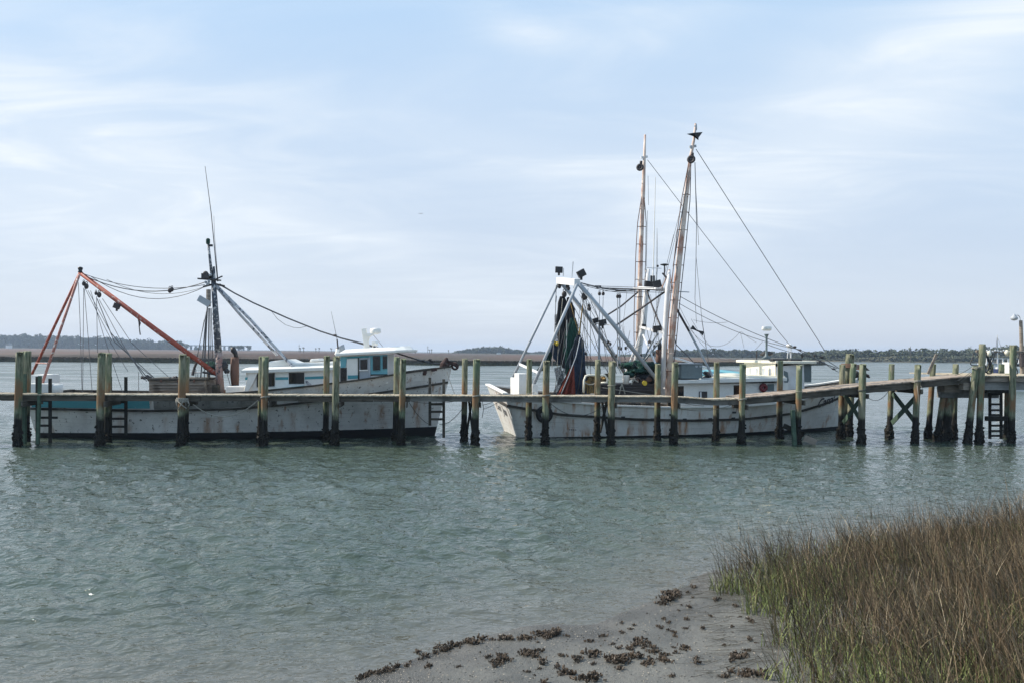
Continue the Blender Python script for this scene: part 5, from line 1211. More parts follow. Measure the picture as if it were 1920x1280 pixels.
for sgn, pts in ((0, ((1209, 540, 1.1), (1211, 507, 1.1))), (0, ((1241, 540, -.9), (1256, 506, -.9))), (0, ((1262, 546, -1.3), (1255, 506, -.9)))): MB().tube([p2(*x) for x in pts], .03, 6).build('brace', M['outrig'], b2)
mb = MB()
for x0, x1 in ((1212, 1204), (1212, 1208), (1212, 1216), (1213, 1221), (1209, 1211)): mb.tube([p2(x0, 504, 1), p2(x1, 540, 1)], .010, 4)
for x0, x1 in ((1252, 1246), (1255, 1263), (1253, 1259)): mb.tube([p2(x0, 506, -.9), p2(x1, 545, -1)], .010, 4)
mb.build('shroud', M['galv'], b2)
mb = MB(); mb.beam(p2(1211, 502, 0), p2(1240, 503.5, 0), .03, .03); mb.build('antenna_rail', M['whitest'], b2)
MB().tube([p2(1223.5, 528, 0), p2(1225, 500, 0), p2(1229, 332, 0)], [.035, .028, .016], 7).build('whip_antenna', M['white'], b2)
MB().tube([p2(1230, 528, 0), p2(1231, 500, 0), p2(1232, 428, 0)], [.02, .015, .008], 6).build('whip_antenna', M['galv'], b2)
MB().tube([p2(1230.5, 528, -.1), p2(1232, 502, -.1)], .03, 7).build('antenna_post', M['galv'], b2)
MB().lathe(p2(1246, 497, -.5), [(.03, -.5), (.03, -.05), (.19, 0), (.2, .03), (.08, .06)], 18).build('gps_disc', M['black'], b2)
mb = MB(); mb.ball(p2(1233, 499, 0), .06, 8, 6); mb.ball(p2(1236, 527, -.3), .06, 8, 6); mb.tube([p2(1221, 528, 0), p2(1221, 517, 0)], .05, 7); mb.tube([p2(1226, 528, 0), p2(1226, 517, 0)], .05, 7); mb.build('navigation_light', M['black'], b2)
flood(B2, 1216, 534, .4, .40, b2, .2, .1); flood(B2, 1232, 533, -.4, .40, b2, -.2, -.25)
flood(B2, 1207, 611, 1.0, .20, b2, .4, .1); flood(B2, 1232, 617, -.7, .36, b2, .2, -.1)
MB().ball(p2(1200, 540, 1.2), .11, 8, 6, .6).build('fitting', M['darkst'], b2)
# outriggers stowed upright
def outrigger(pts, w, rad, side, ytop, pf):
    o = MB().tube([p2(x, y, w) for x, y in pts], rad, 12).build('outrigger', M['outrig'], b2, True)
    (x0, y0), (x1, y1) = pf
    X = lambda y: interp(sorted([(q_[1], q_[0]) for q_ in pts]), y)
    y0_, yb = pts[-3][1] + 6, pts[0][1] - 18; H_ = yb - y0_
    offs = lambda y: interp([(0, 2.0), (.16, 8.0), (.35, 9.5), (.8, 9.0), (1.0, 5.0)], (y - y0_) / H_)
    for s_ in (-1, 1):
        MB().tube([p2(X(y0_ + H_ * k / 12) + s_ * offs(y0_ + H_ * k / 12), y0_ + H_ * k / 12, w - .03) for k in range(13)], .020, 5).build('truss_rod', M['darkst' if s_ > 0 else 'rust'], o)
    y = y0_ + 26; k = 0
    while y < yb:
        MB().tube([p2(X(y) - offs(y), y, w - .05), p2(X(y) + offs(y), y + .4, w - .05)], .017, 5).build('spreader_bar', M['rust'], o)
        MB().torus(p2(X(y), y, w), interp([(0, .09), (1, .135)], (y - y0_) / H_), .022, (B2.h * -.1 + Vector((0, 0, 1))), 14, 5).build('collar', M['rust' if k % 2 else 'outrig'], o)
        y += 33; k += 1
    return o
oA = outrigger([(1195, 700), (1199, 560), (1203, 430), (1206, 360), (1208, 300), (1209.5, 253)], 2.1, [.12, .125, .105, .10, .075, .05], 1, 253, ((1193, 668), (1208, 300)))
oB = outrigger([(1252, 745), (1262, 600), (1272, 500), (1283, 400), (1294, 300), (1301, 262), (1304, 232)], -2.0, [.11, .155, .135, .115, .08, .06, .04], -1, 232, ((1260, 640), (1296, 296)))
for px, py, w, par in ((1200, 314, 2.0, oA), (1296, 299, -2.1, oB)):
    mb = MB(); mb.torus(p2(px, py, w), .13, .06, (B2.n + B2.h * .6), 16, 8); mb.ball(p2(px, py, w), (.07, .05, .09), 8, 6); mb.box(p2(px + 2, py - 9, w), (.12, .1, .14)); mb.build('sheave', M['darkst'], par, True)
mb = MB(); mb.beam(p2(1202, 296, 2.1), p2(1214, 294, 2.1), .08, .1); mb.build('head_fitting', M['whitest'], oA)
mb = MB(); mb.beam(p2(1293, 276, -2), p2(1305, 274, -2), .08, .1); mb.build('head_fitting', M['galv'], oB)
star = MB(); star.prism([p2(x, y, -2.1) for x, y in ((1287, 251.5), (1303, 249), (1317.5, 248), (1310, 258.5), (1309.5, 263.5), (1306, 261), (1302, 257))], [p2(x, y, -2.02) for x, y in ((1287, 251.5), (1303, 249), (1317.5, 248), (1310, 258.5), (1309.5, 263.5), (1306, 261), (1302, 257))])
star.prism([p2(1300, 250, -2.25), p2(1309, 249, -2.25), p2(1309.5, 262, -2.2)], [p2(1300, 250, -1.8), p2(1309, 249, -1.8), p2(1309.5, 262, -1.9)]); star.build('stabilizer_fin', M['black'], oB)
MB().ball(p2(1304, 240, -2), (.07, .06, .2), 8, 8, .5).build('head_fitting', M['galv'], oB)
# bow-tie stabilizer and forward spar
MB().tube([p2(1265, 573, -1.7), p2(1292, 621, -1.7)], .055, 8).build('outrigger_brace', M['darkst'], b2)
MB().tube([p2(1292, 621, -1.7), p2(1336, 704, -1.7)], .055, 8).build('outrigger_brace', M['galv'], b2)
bt = MB(); 
for tri in (((1294, 617), (1299, 609.5), (1308, 620)), ((1307, 619), (1320, 621.5), (1318, 630))):
    bt.prism([p2(x, y, -1.8) for x, y in tri], [p2(x, y, -1.72) for x, y in tri])
bt.beam(p2(1296, 615, -1.76), p2(1318, 625, -1.76), .06, .05); bt.build('radar_reflector', M['black'], b2)
# wires
wires(B2, b2, [((1090, 531, -1.3), (1196, 543, 0), .15, .02), ((1090, 534, -1.3), (1196, 550, 0), .1, .014), ((1086, 529, -1), (1200, 546, .5), .1, .014), ((1118, 540, 0), (1262, 545, -1.2), 0, .03), ((1100, 536, .5), (1262, 541, -1), 0, .012), ((1135, 546, 0), (1270, 549, -1), 0, .012),
    ((1305, 280, -2), (1545, 655, 0), 0, .016), ((1214, 300, 2), (1460, 622, 0), 0, .014), ((1460, 622, 0), (1480, 646, 0), 0, .014), ((1480, 646, 0), (1570, 690, 0), .08, .02),
    ((1275, 556, -1.2), (1540, 668, 0), .25, .016), ((1273, 569, -1.2), (1500, 655, 0), .3, .014), ((1274, 575, -1.2), (1390, 668, 0), 1.0, .008), ((1296, 598, -1), (1430, 640, 0), 1.3, .008), ((1300, 600, -1), (1364, 604, -1), .08, .008), ((1390, 622, -.5), (1418, 642, -.5), .02, .008), ((1388, 622, -.5), (1395, 652, -.5), 0, .007), ((1290, 612, -1), (1388, 622, -.5), .8, .008),
    ((1540, 668, 0), (1590, 700, 0), .02, .018), ((1437, 645, 0), (1545, 672, 0), .1, .014), ((1530, 670, -1.8), (1572, 697, -.5), .02, .016),
    ((1303, 305, -2.1), (1306, 420, -2.1), 0, .018), ((1303, 320, -2.1), (1310, 460, -2.1), 0, .010), ((1306, 420, -2.1), (1305, 480, -2.1), 0, .014), ((1305, 480, -2.1), (1303, 560, -2.1), 0, .012), ((1305, 480, -2.1), (1316, 600, -2.1), 0, .010), ((1303, 560, -2.1), (1306, 606, -2.1), 0, .010), ((1316, 600, -2.1), (1330, 690, -2.1), 0, .016),
    ((1292, 320, -2.1), (1262, 500, -2.0), 0, .022), ((1288, 345, -2), (1251, 492, -2), 0, .010), ((1270, 430, -1.8), (1205, 690, 0), 0, .010), ((1263, 440, -1.5), (1218, 640, 0), 0, .008), ((1215, 330, 2), (1216, 385, 2), 0, .010), ((1214, 395, 2), (1212, 500, 1.6), 0, .010), ((1232, 428, 0), (1233, 500, 0), 0, .007),
    ((1264, 628, -2), (1267, 645, -2), 0, .022), ((1267, 645, -2), (1300, 678, -1.6), 0, .022), ((1300, 678, -1.6), (1320, 700, -1.4), 0, .014), ((1263, 560, -2.1), (1262, 690, -2.1), 0, .014), ((1270, 500, -2.1), (1262, 620, -2.1), 0, .014)], .012)
for px, py in ((1528, 666), (1541, 669), (1490, 650), (1500, 656), (1563, 691)): MB().ball(p2(px, py, 0), (.10, .06, .05), 8, 5, .5, px).build('shackle', M['darkst'], b2)
for px, py in ((1118, 537), (1132, 541), (1157, 545), (1165, 545)):
    MB().box(p2(px + 3, py, 0), (.30, .08, .07)).build('pulley_bar', M['darkst'], b2)
for px, yb in ((1124, 700), (1131, 612), (1158, 690), (1162, 680)):
    pulley(B2, px, 551 if px < 1140 else 556, 0, .075, b2); MB().tube([p2(px, 556, 0), p2(px - (2 if px == 1131 else 0), yb, 0)], .026 if px > 1140 else .018, 6).build('tackle_rope', M['galv'], b2)
flood(B2, 1117, 601, .1, .26, b2, .2, -.3); flood(B2, 1130, 605, -.2, .34, b2, .1, -.2)
MB().beam(p2(1110, 606, .2), p2(1150, 610, -.6), .06, .05).build('light_bar', M['whitest'], b2)
MB().tube([p2(1124, 606, 0), p2(1123, 690, 0)], .05, 7).build('light_post', M['galv'], b2)
r5 = random.Random(17)
for (a, b) in (((1087, 545), (1156, 668)), ((1092, 560), (1133, 690)), ((1080, 560), (1175, 700)), ((1101, 575), (1101, 690)), ((1107, 583), (1107, 700)), ((1068, 560), (1141, 700)), ((1100, 560), (1124, 600)), ((1086, 552), (1104, 578)), ((1108, 566), (1122, 596)), ((1128, 612), (1140, 700)), ((1131, 612), (1156, 700)), ((1043, 535), (1041, 600)), ((1041, 600), (1035, 690)), ((1060, 620), (1049, 700)), ((1110, 600), (1145, 660)), ((1145, 660), (1165, 700)), ((1075, 590), (1112, 680)), ((1171, 655), (1190, 645)), ((1204, 645), (1172, 663)), ((1126, 690), (1126, 738))):
    wires(B2, b2, [((a[0], a[1], r5.uniform(-.8, .8)), (b[0], b[1], r5.uniform(-1, 1)), 0, r5.choice((.009, .012, .015)))])
r5 = random.Random(31)
for i in range(26):
    x0 = r5.uniform(1060, 1240); y0 = r5.choice((540, 545, 550, 600, 612)) + r5.uniform(-3, 8); x1 = x0 + r5.uniform(-34, 40); y1 = r5.uniform(640, 712)
    wires(B2, b2, [((x0, y0, r5.uniform(-1.2, 1.2)), (x1, y1, r5.uniform(-1.2, 1.2)), r5.choice((0, 0, .15, .4)), r5.choice((.008, .010, .013)))])
for i in range(12): MB().ball(p2(r5.uniform(1095, 1240), r5.uniform(640, 668), r5.uniform(-1, 1)), (.06, .05, .08), 7, 5, .4, i).build('block', M['darkst'], b2)
MB().tube([p2(1093, 570, -.8), p2(1088, 610, -.9), p2(1086, 628, -1)], [.03, .04, .05], 6).build('net_rope', M['netbrown'], b2)
MB().tube([p2(1043, 555, 1.2), p2(1042, 567, 1.2)], .035, 6).build('turnbuckle', M['galv'], b2)
# deckhouse
HW = -1.72
hs = s2('deckhouse', [(1268, 719), (1478, 717), (1478, 760), (1268, 760)], HW, 3.4, 'white')
HR = s2('deckhouse_roof', [(1262, 712), (1337, 711.5), (1337, 717.5), (1262, 718.5)], HW - .28, 4.0, 'rooffib', bevel=.01)
HR2 = s2('deckhouse_roof', [(1337, 709.5), (1476, 707), (1476, 713.5), (1337, 717.5)], HW - .32, 4.1, 'rooffib', bevel=.02)
s2('roof_crown', [(1345, 706), (1472, 703.5), (1474, 708), (1338, 710)], HW + .1, 3.0, 'cream', HR2, bevel=.03)
s2('door', [(1270.5, 723), (1282, 723), (1282, 748), (1270.5, 748)], HW - .02, .03, 'glass', hs); s2('door', [(1376, 721.5), (1388.5, 721), (1388.5, 750), (1376, 750)], HW - .02, .03, 'glass', hs)
s2('window', [(1311, 733), (1326, 733), (1326, 745), (1311, 745)], HW - .03, .03, 'darkst', hs); s2('shutter', [(1312.5, 734), (1315.5, 734), (1315.5, 745), (1312.5, 745)], HW - .05, .02, 'whitest', hs)
s2('window', [(1439, 719.5), (1451.5, 718.5), (1451.5, 732), (1439, 732)], HW - .02, .03, 'acgrey', hs)
s2('awning_post', [(1254, 727), (1257, 727), (1257, 745), (1254, 745)], HW - .2, .1, 'white'); s2('rail_bar', [(1246, 725.5), (1257, 729), (1257, 731.5), (1246, 728)], HW - .2, .1, 'white')
ac = s2('roof_unit', [(1277.5, 682), (1317, 682), (1317, 709), (1277.5, 709)], HW + .1, .9, 'acgrey', bevel=.01)
s2('lid', [(1273, 680.5), (1317.5, 680.5), (1317.5, 682.2), (1273, 682.2)], HW + .05, 1.0, 'galv', ac); s2('badge', [(1303, 684.5), (1308.5, 684.5), (1308, 688), (1305, 688.5)], HW + .085, .01, 'galv', ac); s2('badge', [(1311, 684.5), (1316, 684.5), (1315, 688), (1312, 688)], HW + .085, .01, 'galv', ac)
s2('foot', [(1274, 708.5), (1310, 708.5), (1310, 711.5), (1274, 711.5)], HW + .15, .8, 'rail', ac)
MB().tube([p2(1261, 670, .6), p2(1278, 674, .6), p2(1300, 681, .4), p2(1333, 691, .1)], .05, 7).build('white_pole', M['whitest'], b2)
mb = MB(); r6 = random.Random(2)
for i in range(16): mb.ball(p2(1322 + r6.uniform(0, 14), 698 + r6.uniform(0, 12), -.9 + r6.uniform(-.2, .2)), (r6.uniform(.08, .2), .1, r6.uniform(.06, .12)), 8, 6, .5, i)
mb.build('rope_pile', M['darkst'], b2, True)
# tarpaulins on the roof: soft folded sheets
def tarp(px0, px1, y0, h, w0, w1, mat, seed):
    vs = []; fs = []; nx_, ny_ = 28, 10; l0 = B2.L(px0, w0); l1 = B2.L(px1, w0); zb2 = B2.Z((px0 + px1) / 2, y0, w0)
    for i in range(nx_ + 1):
        for j in range(ny_ + 1):
            t, s_ = i / nx_, j / ny_; l = l0 + (l1 - l0) * t; w = w0 + (w1 - w0) * s_; z = zb2 + h * math.sin(math.pi * (.06 + .88 * s_)) ** .5 * math.sin(math.pi * (.03 + .94 * t)) ** .25 + .05 * mn.noise(Vector((l * .6 + seed, w * 3.5, seed)))
            vs.append(B2.W(l, w, z))
    for i in range(nx_):
        for j in range(ny_): a = i * (ny_ + 1) + j; fs.append((a, a + ny_ + 1, a + ny_ + 2, a + 1))
    n0 = len(vs); rim = [i * (ny_ + 1) for i in range(nx_ + 1)] + [nx_ * (ny_ + 1) + j for j in range(1, ny_ + 1)] + [i * (ny_ + 1) + ny_ for i in range(nx_ - 1, -1, -1)] + [j for j in range(ny_ - 1, 0, -1)]
    for k in rim: vs.append(Vector((vs[k].x, vs[k].y, zb2 - .03)))
    m_ = len(rim)
    for k in range(m_): fs.append((rim[k], rim[(k + 1) % m_], n0 + (k + 1) % m_, n0 + k))
    return MB().add(vs, fs).build('tarpaulin', M[mat], None, True)
tag(tarp(1318, 1402, 706, .33, -.2, 1.5, 'aqua', 1), 'pale aqua sheet folded on the deckhouse roof of the right trawler', 'tarpaulin')
tag(tarp(1336, 1408, 708, .22, -1.1, -.25, 'cream', 4), 'cream sheet edge along the front of the aqua roof tarpaulin', 'tarpaulin')
# pilot house
ph = s2('pilot_house', [(1455, 687), (1507, 682), (1509, 745), (1455, 745)], -1.45, 2.9, 'whitest')
PHL = B2.L(1455, -1.45); PL1 = B2.L(1507, -1.45)
zt = B2.Z(1480, 676, -1.6)
aw = MB(); aw.fbox(B2, PHL - .03, PHL - .005, -1.44, 1.44, 1.1, zt - .12); aw.build('aft_wall', M['cream'], ph)
rl0 = PHL - 1.15; rl1 = B2.L(1500, -1.75)
pts = [(PHL - .10, -1.6), (PHL + .6, -1.75), (rl1, -1.8), (rl1 + .9, -1.6), (rl1 + 1.35, -1.0), (rl1 + 1.5, 0), (rl1 + 1.35, 1.0), (rl1 + .9, 1.6), (rl1, 1.8), (PHL - .35, 1.7)]
prf = MB().prism([B2.W(l, w, zt - .13) for l, w in pts], [B2.W(l, w, zt) for l, w in pts]).build('pilot_house_roof', M['cream'], b2, bevel=.03)
fl = (B2.L(1508, -1.45)); 
s2('side_window', [(1470, 694), (1477, 697), (1479, 712), (1475, 722), (1470, 714)], -1.47, .02, 'acgrey', ph)
MB().fbox(B2, PL1 + .01, PL1 + .5, -1.3, -1.25, zt - 1.0, zt - .14).build('window_wing', M['acgrey'], ph)
mb = MB()
for k in range(4): mb.fbox(B2, PHL - .04, PHL - .031, -1.1 + k * .62, -.92 + k * .62, zt - .72, zt - .38)
mb.build('peeling_panel', M['galv'], ph)
mb = MB(); c = p2(1437, 671, 0); mb.lathe(c - Vector((0, 0, .05)), [(.26, 0), (.08, .16), (.05, .35), (.05, 1.05), (.10, 1.17), (.13, 1.2)], 12); rp = mb.build('radar_post', M['acgrey'], prf, True)
MB().lathe(p2(1437.5, 619.5, 0), [(.16, -.02), (.225, .02), (.235, .10), (.21, .18), (.05, .20)], 20).build('radar_dome', M['white'], rp, True)
mb = MB(); mb.lathe(p2(1480, 650, .2), [(.08, -.05), (.15, .02), (.14, .10), (.06, .13)], 14); mb.build('gps_dome', M['white'], prf, True)
for x0, x1 in ((1478, 1476), (1481, 1482), (1484, 1483)): MB().tube([p2(x0, 651, .2), p2(x1, 671, .2)], .018, 5).build('stand_leg', M['whitest'], prf)
mb = MB(); mb.fbox(B2, PHL - .2, PHL + .6, -1.5, -1.1, zt + .0, zt + .09); mb.build('roof_pad', M['black'], prf, bevel=.02)
mb = MB(); mb.fbox(B2, PL1 - .7, PL1 - .1, -1.5, -1.1, zt + .0, zt + .09); mb.build('roof_pad', M['black'], prf, bevel=.02)
mb = MB()
for i in range(8): mb.torus(p2(1436 + (i % 3) * 2, 664 - i * .6, .4), .28 - .02 * i, .035, (0, .1, 1), 18, 6)
mb.build('hose_coil', M['black'], prf, True)
MB().tube([p2(1418.5, 674, -.3), p2(1419, 658, -.3)], [.02, .035], 6).build('antenna', M['darkst'], prf)
MB().ball(p2(1504, 667, 0), (.05, .05, .12), 8, 6).build('horn', M['black'], prf)
tag(MB().torus(p2(1431.5, 726, HW - .1), .125, .085, (-B2.n), 20, 8).build('life_ring', M['redbuoy'], None, True), 'dark red life ring hung on the deckhouse wall above the ramp', 'life ring')
# foredeck bits
s2('foredeck_box', [(1507, 742), (1515, 741), (1515, 750), (1507, 751)], -1.3, .5, 'white')
tag(MB().ball(p2(1531, 746, -.6), (.7, .5, .16), 16, 8, .4, 6).build('tarpaulin', M['teal'], None, True), 'dark teal cover heaped on the foredeck under the ramp', 'tarpaulin')
mb = MB(); 
for px, py in ((1600, 703), (1605, 700), (1609, 706), (1596, 706)): mb.ball(p2(px, py, 0), (.16, .13, .14), 10, 7, .5, px)
mb.build('bow_gear', M['rail'], b2, True)
mb = MB()
for tri in (((1622, 686), (1631, 694), (1623, 694)), ((1622, 696), (1632, 708), (1620, 706))): mb.prism([p2(x, y, 0) for x, y in tri], [p2(x, y, .12) for x, y in tri])
mb.tube([p2(1608, 706, 0), p2(1622, 700, 0), p2(1630, 707, 0)], .05, 7); mb.ball(p2(1627, 704, 0), .09, 8, 6, .3); mb.build('anchor', M['anchor'], b2)
# exhaust, winch area
MB().tube([p2(1236, 690, .2), p2(1236, 655, .2)], .155, 14).build('exhaust_stack', M['rust'], b2, True); MB().tube([p2(1237, 656, .2), p2(1237, 648, .2), p2(1234, 641, .2)], [.10, .10, .13], 10).build('exhaust_elbow', M['black'], b2, True)
s2('winch_platform', [(1126, 719), (1246, 719), (1246, 722), (1126, 722)], -1.2, 1.6, 'darkst')
for i, y in enumerate((726, 731)): MB().tube([p2(1127, y, -1.25), p2(1246, y + .5, -1.25)], .025, 6).build('rail_bar', M['darkst'], b2)
s2('bulkhead', [(1126, 722), (1246, 722), (1246, 748), (1126, 748)], -1.1, .08, 'darkst')
bk = MB().lathe(p2(1173.5, 719, -1.1), [(.13, 0), (.16, .36), (.17, .38), (.15, .38)], 14).build('bucket', M['white'], None, True); tag(bk, 'white bucket standing on the dark winch platform', 'bucket')
mb = MB(); r6 = random.Random(12)
for i in range(14): mb.ball(p2(1190 + r6.uniform(0, 28), 706 + r6.uniform(0, 11), -.9 + r6.uniform(-.2, .3)), (r6.uniform(.06, .15), .08, r6.uniform(.05, .12)), 8, 6, .5, i)
mb.build('winch_gear', M['rust'], b2, True)
mb = MB().lathe(p2(1208.5, 717.5, -1.2), [(.11, -.05), (.11, .05)], 14, B2.n); mb.build('winch_hub', M['yellow'], b2)
mb = MB(); mb.torus(p2(1196, 714, -1.1), .14, .04, B2.n, 14, 6); mb.torus(p2(1220, 712, -1.0), .2, .05, B2.n, 14, 6); mb.build('winch_drum', M['darkst'], b2)
mb = MB()
for a, b in (((1185, 708), (1197, 716)), ((1190, 707), (1184, 720)), ((1166, 718), (1161, 738)), ((1166, 718), (1172, 738)), ((1168, 721), (1162, 726))): mb.tube([p2(*a, -1.3), p2(*b, -1.3)], .028, 6)
mb.build('pale_rope', M['rope'], b2)
pfz = MB().tube([p2(1094, 735, -1.6), p2(1095, 712, -1.6), p2(1098, 704, -1.6), p2(1104, 702.5, -1.6), p2(1134, 703, -1.6), p2(1138, 708, -1.6), p2(1138.5, 716, -1.6), p2(1127, 717, -1.6)], .045, 8); pfz.build('rail_frame', M['cream'], b2, True)
wires(B2, b2, [((1130, 726, -1.3), (1225, 740, -1.5), 0, .016), ((1096, 716, -1.5), (1118, 716, -1.5), .1, .03)], mat='rope', name='rope')
mb = MB(); r6 = random.Random(22)
for i in range(12): x = 1098 + r6.uniform(0, 20); mb.tube([p2(x, 712 + r6.uniform(0, 4), -1.3), p2(x + r6.uniform(-5, 3), 737, -1.3)], r6.uniform(.02, .05), 6)
mb.build('hanging_rope', M['netbrown'], b2)
for i in range(9): MB().ball(p2(1160 + i * 9, 757 + (i % 3), -1.9), (.14, .08, .09), 8, 6, .6, i + 40).build('deck_gear', M['rail'], b2)
# ------------------------------------------------------------------ nets
def drape(F, prof, folds, mat, seed, name='trawl_net', n=48, flat=.5):
    """hanging gathered netting: prof = (px, py, w, radius)"""
    vs = []; fs = []; prof2 = []
    for i in range(len(prof) - 1):
        for k in range(6): t = k / 6; prof2.append([prof[i][j] + (prof[i + 1][j] - prof[i][j]) * t for j in range(4)])
    prof2.append(list(prof[-1]))
    for j, (px, py, w, r) in enumerate(prof2):
        c = F.p(px, py, w)
        for k in range(n):
            t = 2 * math.pi * k / n; q = 1 + .22 * math.sin(folds * t + seed + .8 * mn.noise(Vector((j * .15, seed, 0)))) + .35 * mn.noise(Vector((math.cos(t) * 1.5 + seed, math.sin(t) * 1.5, j * .18)))
            vs.append(c + F.h * math.cos(t) * r * q + F.n * math.sin(t) * r * q * flat + Vector((0, 0, .05 * mn.noise(Vector((t, j * .3, seed))))))
    N = len(prof2)
    for j in range(N - 1):
        for k in range(n): fs.append((j * n + k, j * n + (k + 1) % n, (j + 1) * n + (k + 1) % n, (j + 1) * n + k))
    fs.append(tuple(range(n))); fs.append(tuple(range((N - 1) * n, N * n))[::-1]); return MB().add(vs, fs)
def net(prof, folds, mat, seed, label, parts=(), flat=.5):
    o = drape(B2, prof, folds, mat, seed, flat=flat).build('trawl_net', M[mat], None, True); tag(o, label, 'fishing net', 'nets hanging from the stern gantry'); return o
net([(1054, 556, .6, .10), (1055, 570, .6, .20), (1055, 600, .6, .28), (1057, 630, .6, .27), (1060, 660, .6, .26), (1061, 690, .6, .14)], 7, 'netblack', 1, 'long black net gathered at the top of the stern gantry, leftmost of the hanging nets')
net([(1066, 558, .3, .07), (1069, 580, .3, .18), (1070, 620, .3, .22), (1068, 650, .3, .2), (1066, 668, .3, .1)], 6, 'netblack', 5, 'narrow black net hanging just behind the green one')
net([(1075, 596, .1, .08), (1074, 606, .1, .18), (1071, 630, .1, .26), (1069, 660, .1, .24), (1068, 690, .1, .16), (1066, 704, .1, .12)], 8, 'netgreen', 2, 'dark green hanging net between the black and the blue nets')
net([(1086, 628, -.6, .06), (1085, 640, -.6, .20), (1083, 665, -.6, .30), (1085, 700, -.6, .34), (1086, 738, -.6, .38)], 9, 'netblue', 3, 'blue black net hanging full to the deck, rightmost of the hanging nets')
net([(1043, 640, .8, .2), (1046, 655, .8, .30), (1052, 672, .8, .28), (1056, 682, .8, .20)], 8, 'netblue', 7, 'crumpled dark blue net bundle hanging below the two yellow floats')
# chafing net, a spreading skirt of orange red mesh
def skirt(top, bot, w, mat, seed, label, nx_=26, ny_=14, sway=.12, name='trawl_net'):
    vs = []; fs = []
    for j in range(ny_ + 1):
        s_ = j / ny_
        for i in range(nx_ + 1):
            t = i / nx_; xa = top[0][0] + (top[1][0] - top[0][0]) * t; ya = top[0][1] + (top[1][1] - top[0][1]) * t; xb = bot[0][0] + (bot[1][0] - bot[0][0]) * t; yb = bot[0][1] + (bot[1][1] - bot[0][1]) * t
            px = xa + (xb - xa) * s_; py = ya + (yb - ya) * s_; ww = w + sway * math.sin(t * 19 + seed + s_) * (.3 + s_) + .1 * mn.noise(Vector((t * 4, s_ * 3, seed))); vs.append(B2.p(px, py, ww))
    n0 = len(vs); vs += [v + B2.n * .03 for v in vs]
    for j in range(ny_):
        for i in range(nx_): a = j * (nx_ + 1) + i; q = (a, a + 1, a + nx_ + 2, a + nx_ + 1); fs.append(q[::-1]); fs.append(tuple(k + n0 for k in q))
    o = MB().add(vs, fs).build(name, M[mat], None, True); return tag(o, label, 'fishing net', 'nets hanging from the stern gantry')
skirt(((1070, 688), (1076, 684)), ((1042, 740), (1079, 740)), -1.0, 'netred', 1, 'orange red chafing net spreading down to the deck in front of the blue net')
skirt(((1078, 640), (1082, 640)), ((1036, 738), (1046, 740)), -.9, 'netthin', 3, 'pale blue netting edge slanting down left of the red net', 8, 14)
skirt(((1040, 590), (1052, 590)), ((1040, 650), (1058, 650)), .9, 'netthin', 5, 'thin see-through grey netting hanging left of the black net above the yellow floats', 12, 12)
skirt(((1034, 655), (1040, 648)), ((1002, 700), (1030, 690)), 1.1, 'netgreen', 6, 'dark green net edge slanting out to the left gantry leg', 10, 10)
skirt(((1038, 690), (1052, 686)), ((1046, 722), (1060, 716)), .3, 'netthin', 8, 'limp grey net tail hanging below the crumpled blue bundle', 10, 8)
r4 = random.Random(3)
for i, (pts, r_, mt_, lb) in enumerate([
    ([(1055, 560, .3), (1051, 600, .35), (1047, 650, .4), (1044, 700, .4), (1040, 738, .3)], .014, 'rope', 'thin pale cord trailing down left of the black net'),
    ([(1088, 632, -1.05), (1080, 668, -1.1), (1066, 705, -1.15), (1052, 738, -1.2)], .022, 'galv', 'grey blue rope curving down along the red net edge'),
    ([(1093, 640, -1.0), (1091, 680, -1.0), (1083, 738, -1.0)], .016, 'darkrope', 'dark cord over the rightmost blue net'),
    ([(1068, 562, 0), (1078, 600, -.1), (1086, 628, -.5)], .018, 'netbrown', 'ochre cord linking the green and the blue nets'),
    ([(1063, 600, -.2), (1062, 650, -.2), (1052, 690, -.2)], .012, 'galv', 'thin grey cord in front of the black and green nets')]):
    tag(MB().tube([B2.p(*p) for p in pts], r_, 6).build('rope', M[mt_], None, True), lb, 'rope', 'cords hanging with the nets')
fl = empty('net_floats', B2.p(1042, 644, .5), 'pair of bright yellow floats on the hanging net', 'floats')
MB().ball(B2.p(1038.5, 642, .5), .09, 14, 9).build('float', M['yellow'], fl, True); MB().ball(B2.p(1044.5, 644.5, .45), .095, 14, 9).build('float', M['yellow'], fl, True)
# green nets heaped over the winch
hp = MB()
for i in range(34):
    px = 1178 + r4.uniform(0, 56); py = 682 + r4.uniform(0, 22) + abs(px - 1210) * .05; hp.ball(B2.p(px, py, r4.uniform(-.6, .9)), (r4.uniform(.18, .42), r4.uniform(.2, .4), r4.uniform(.10, .2)), 14, 9, .7, i)
tag(hp.build('net_heap', M['netgreen'], None, True), 'large heap of dark green net draped over the winch amidships', 'fishing net')
hp = MB()
for i in range(16): hp.ball(B2.p(1200 + r4.uniform(0, 36), 704 + r4.uniform(0, 10), r4.uniform(-.9, -.2)), (r4.uniform(.14, .3), r4.uniform(.2, .3), r4.uniform(.08, .16)), 12, 8, .7, i + 70)
tag(hp.build('net_heap', M['netblack'], None, True), 'dark navy cloth and net heap below the green net pile', 'fishing net')
hp = MB()
for i in range(18): hp.ball(B2.p(1100 + r4.uniform(0, 44), 704 + r4.uniform(0, 12), r4.uniform(-.6, .9)), (r4.uniform(.1, .25), .2, r4.uniform(.06, .14)), 12, 8, .7, i + 90)
tag(hp.build('net_heap', M['netbrown'], None, True), 'ochre and dark net heap inside the cream rail frame', 'fishing net')
tag(MB().ball(B2.p(1092, 699, -.4), (.12, .12, .28), 12, 8, .5, 2).build('float_bundle', M['netbrown'], None, True), 'ochre rope bundle hanging right of the blue net', 'rope')
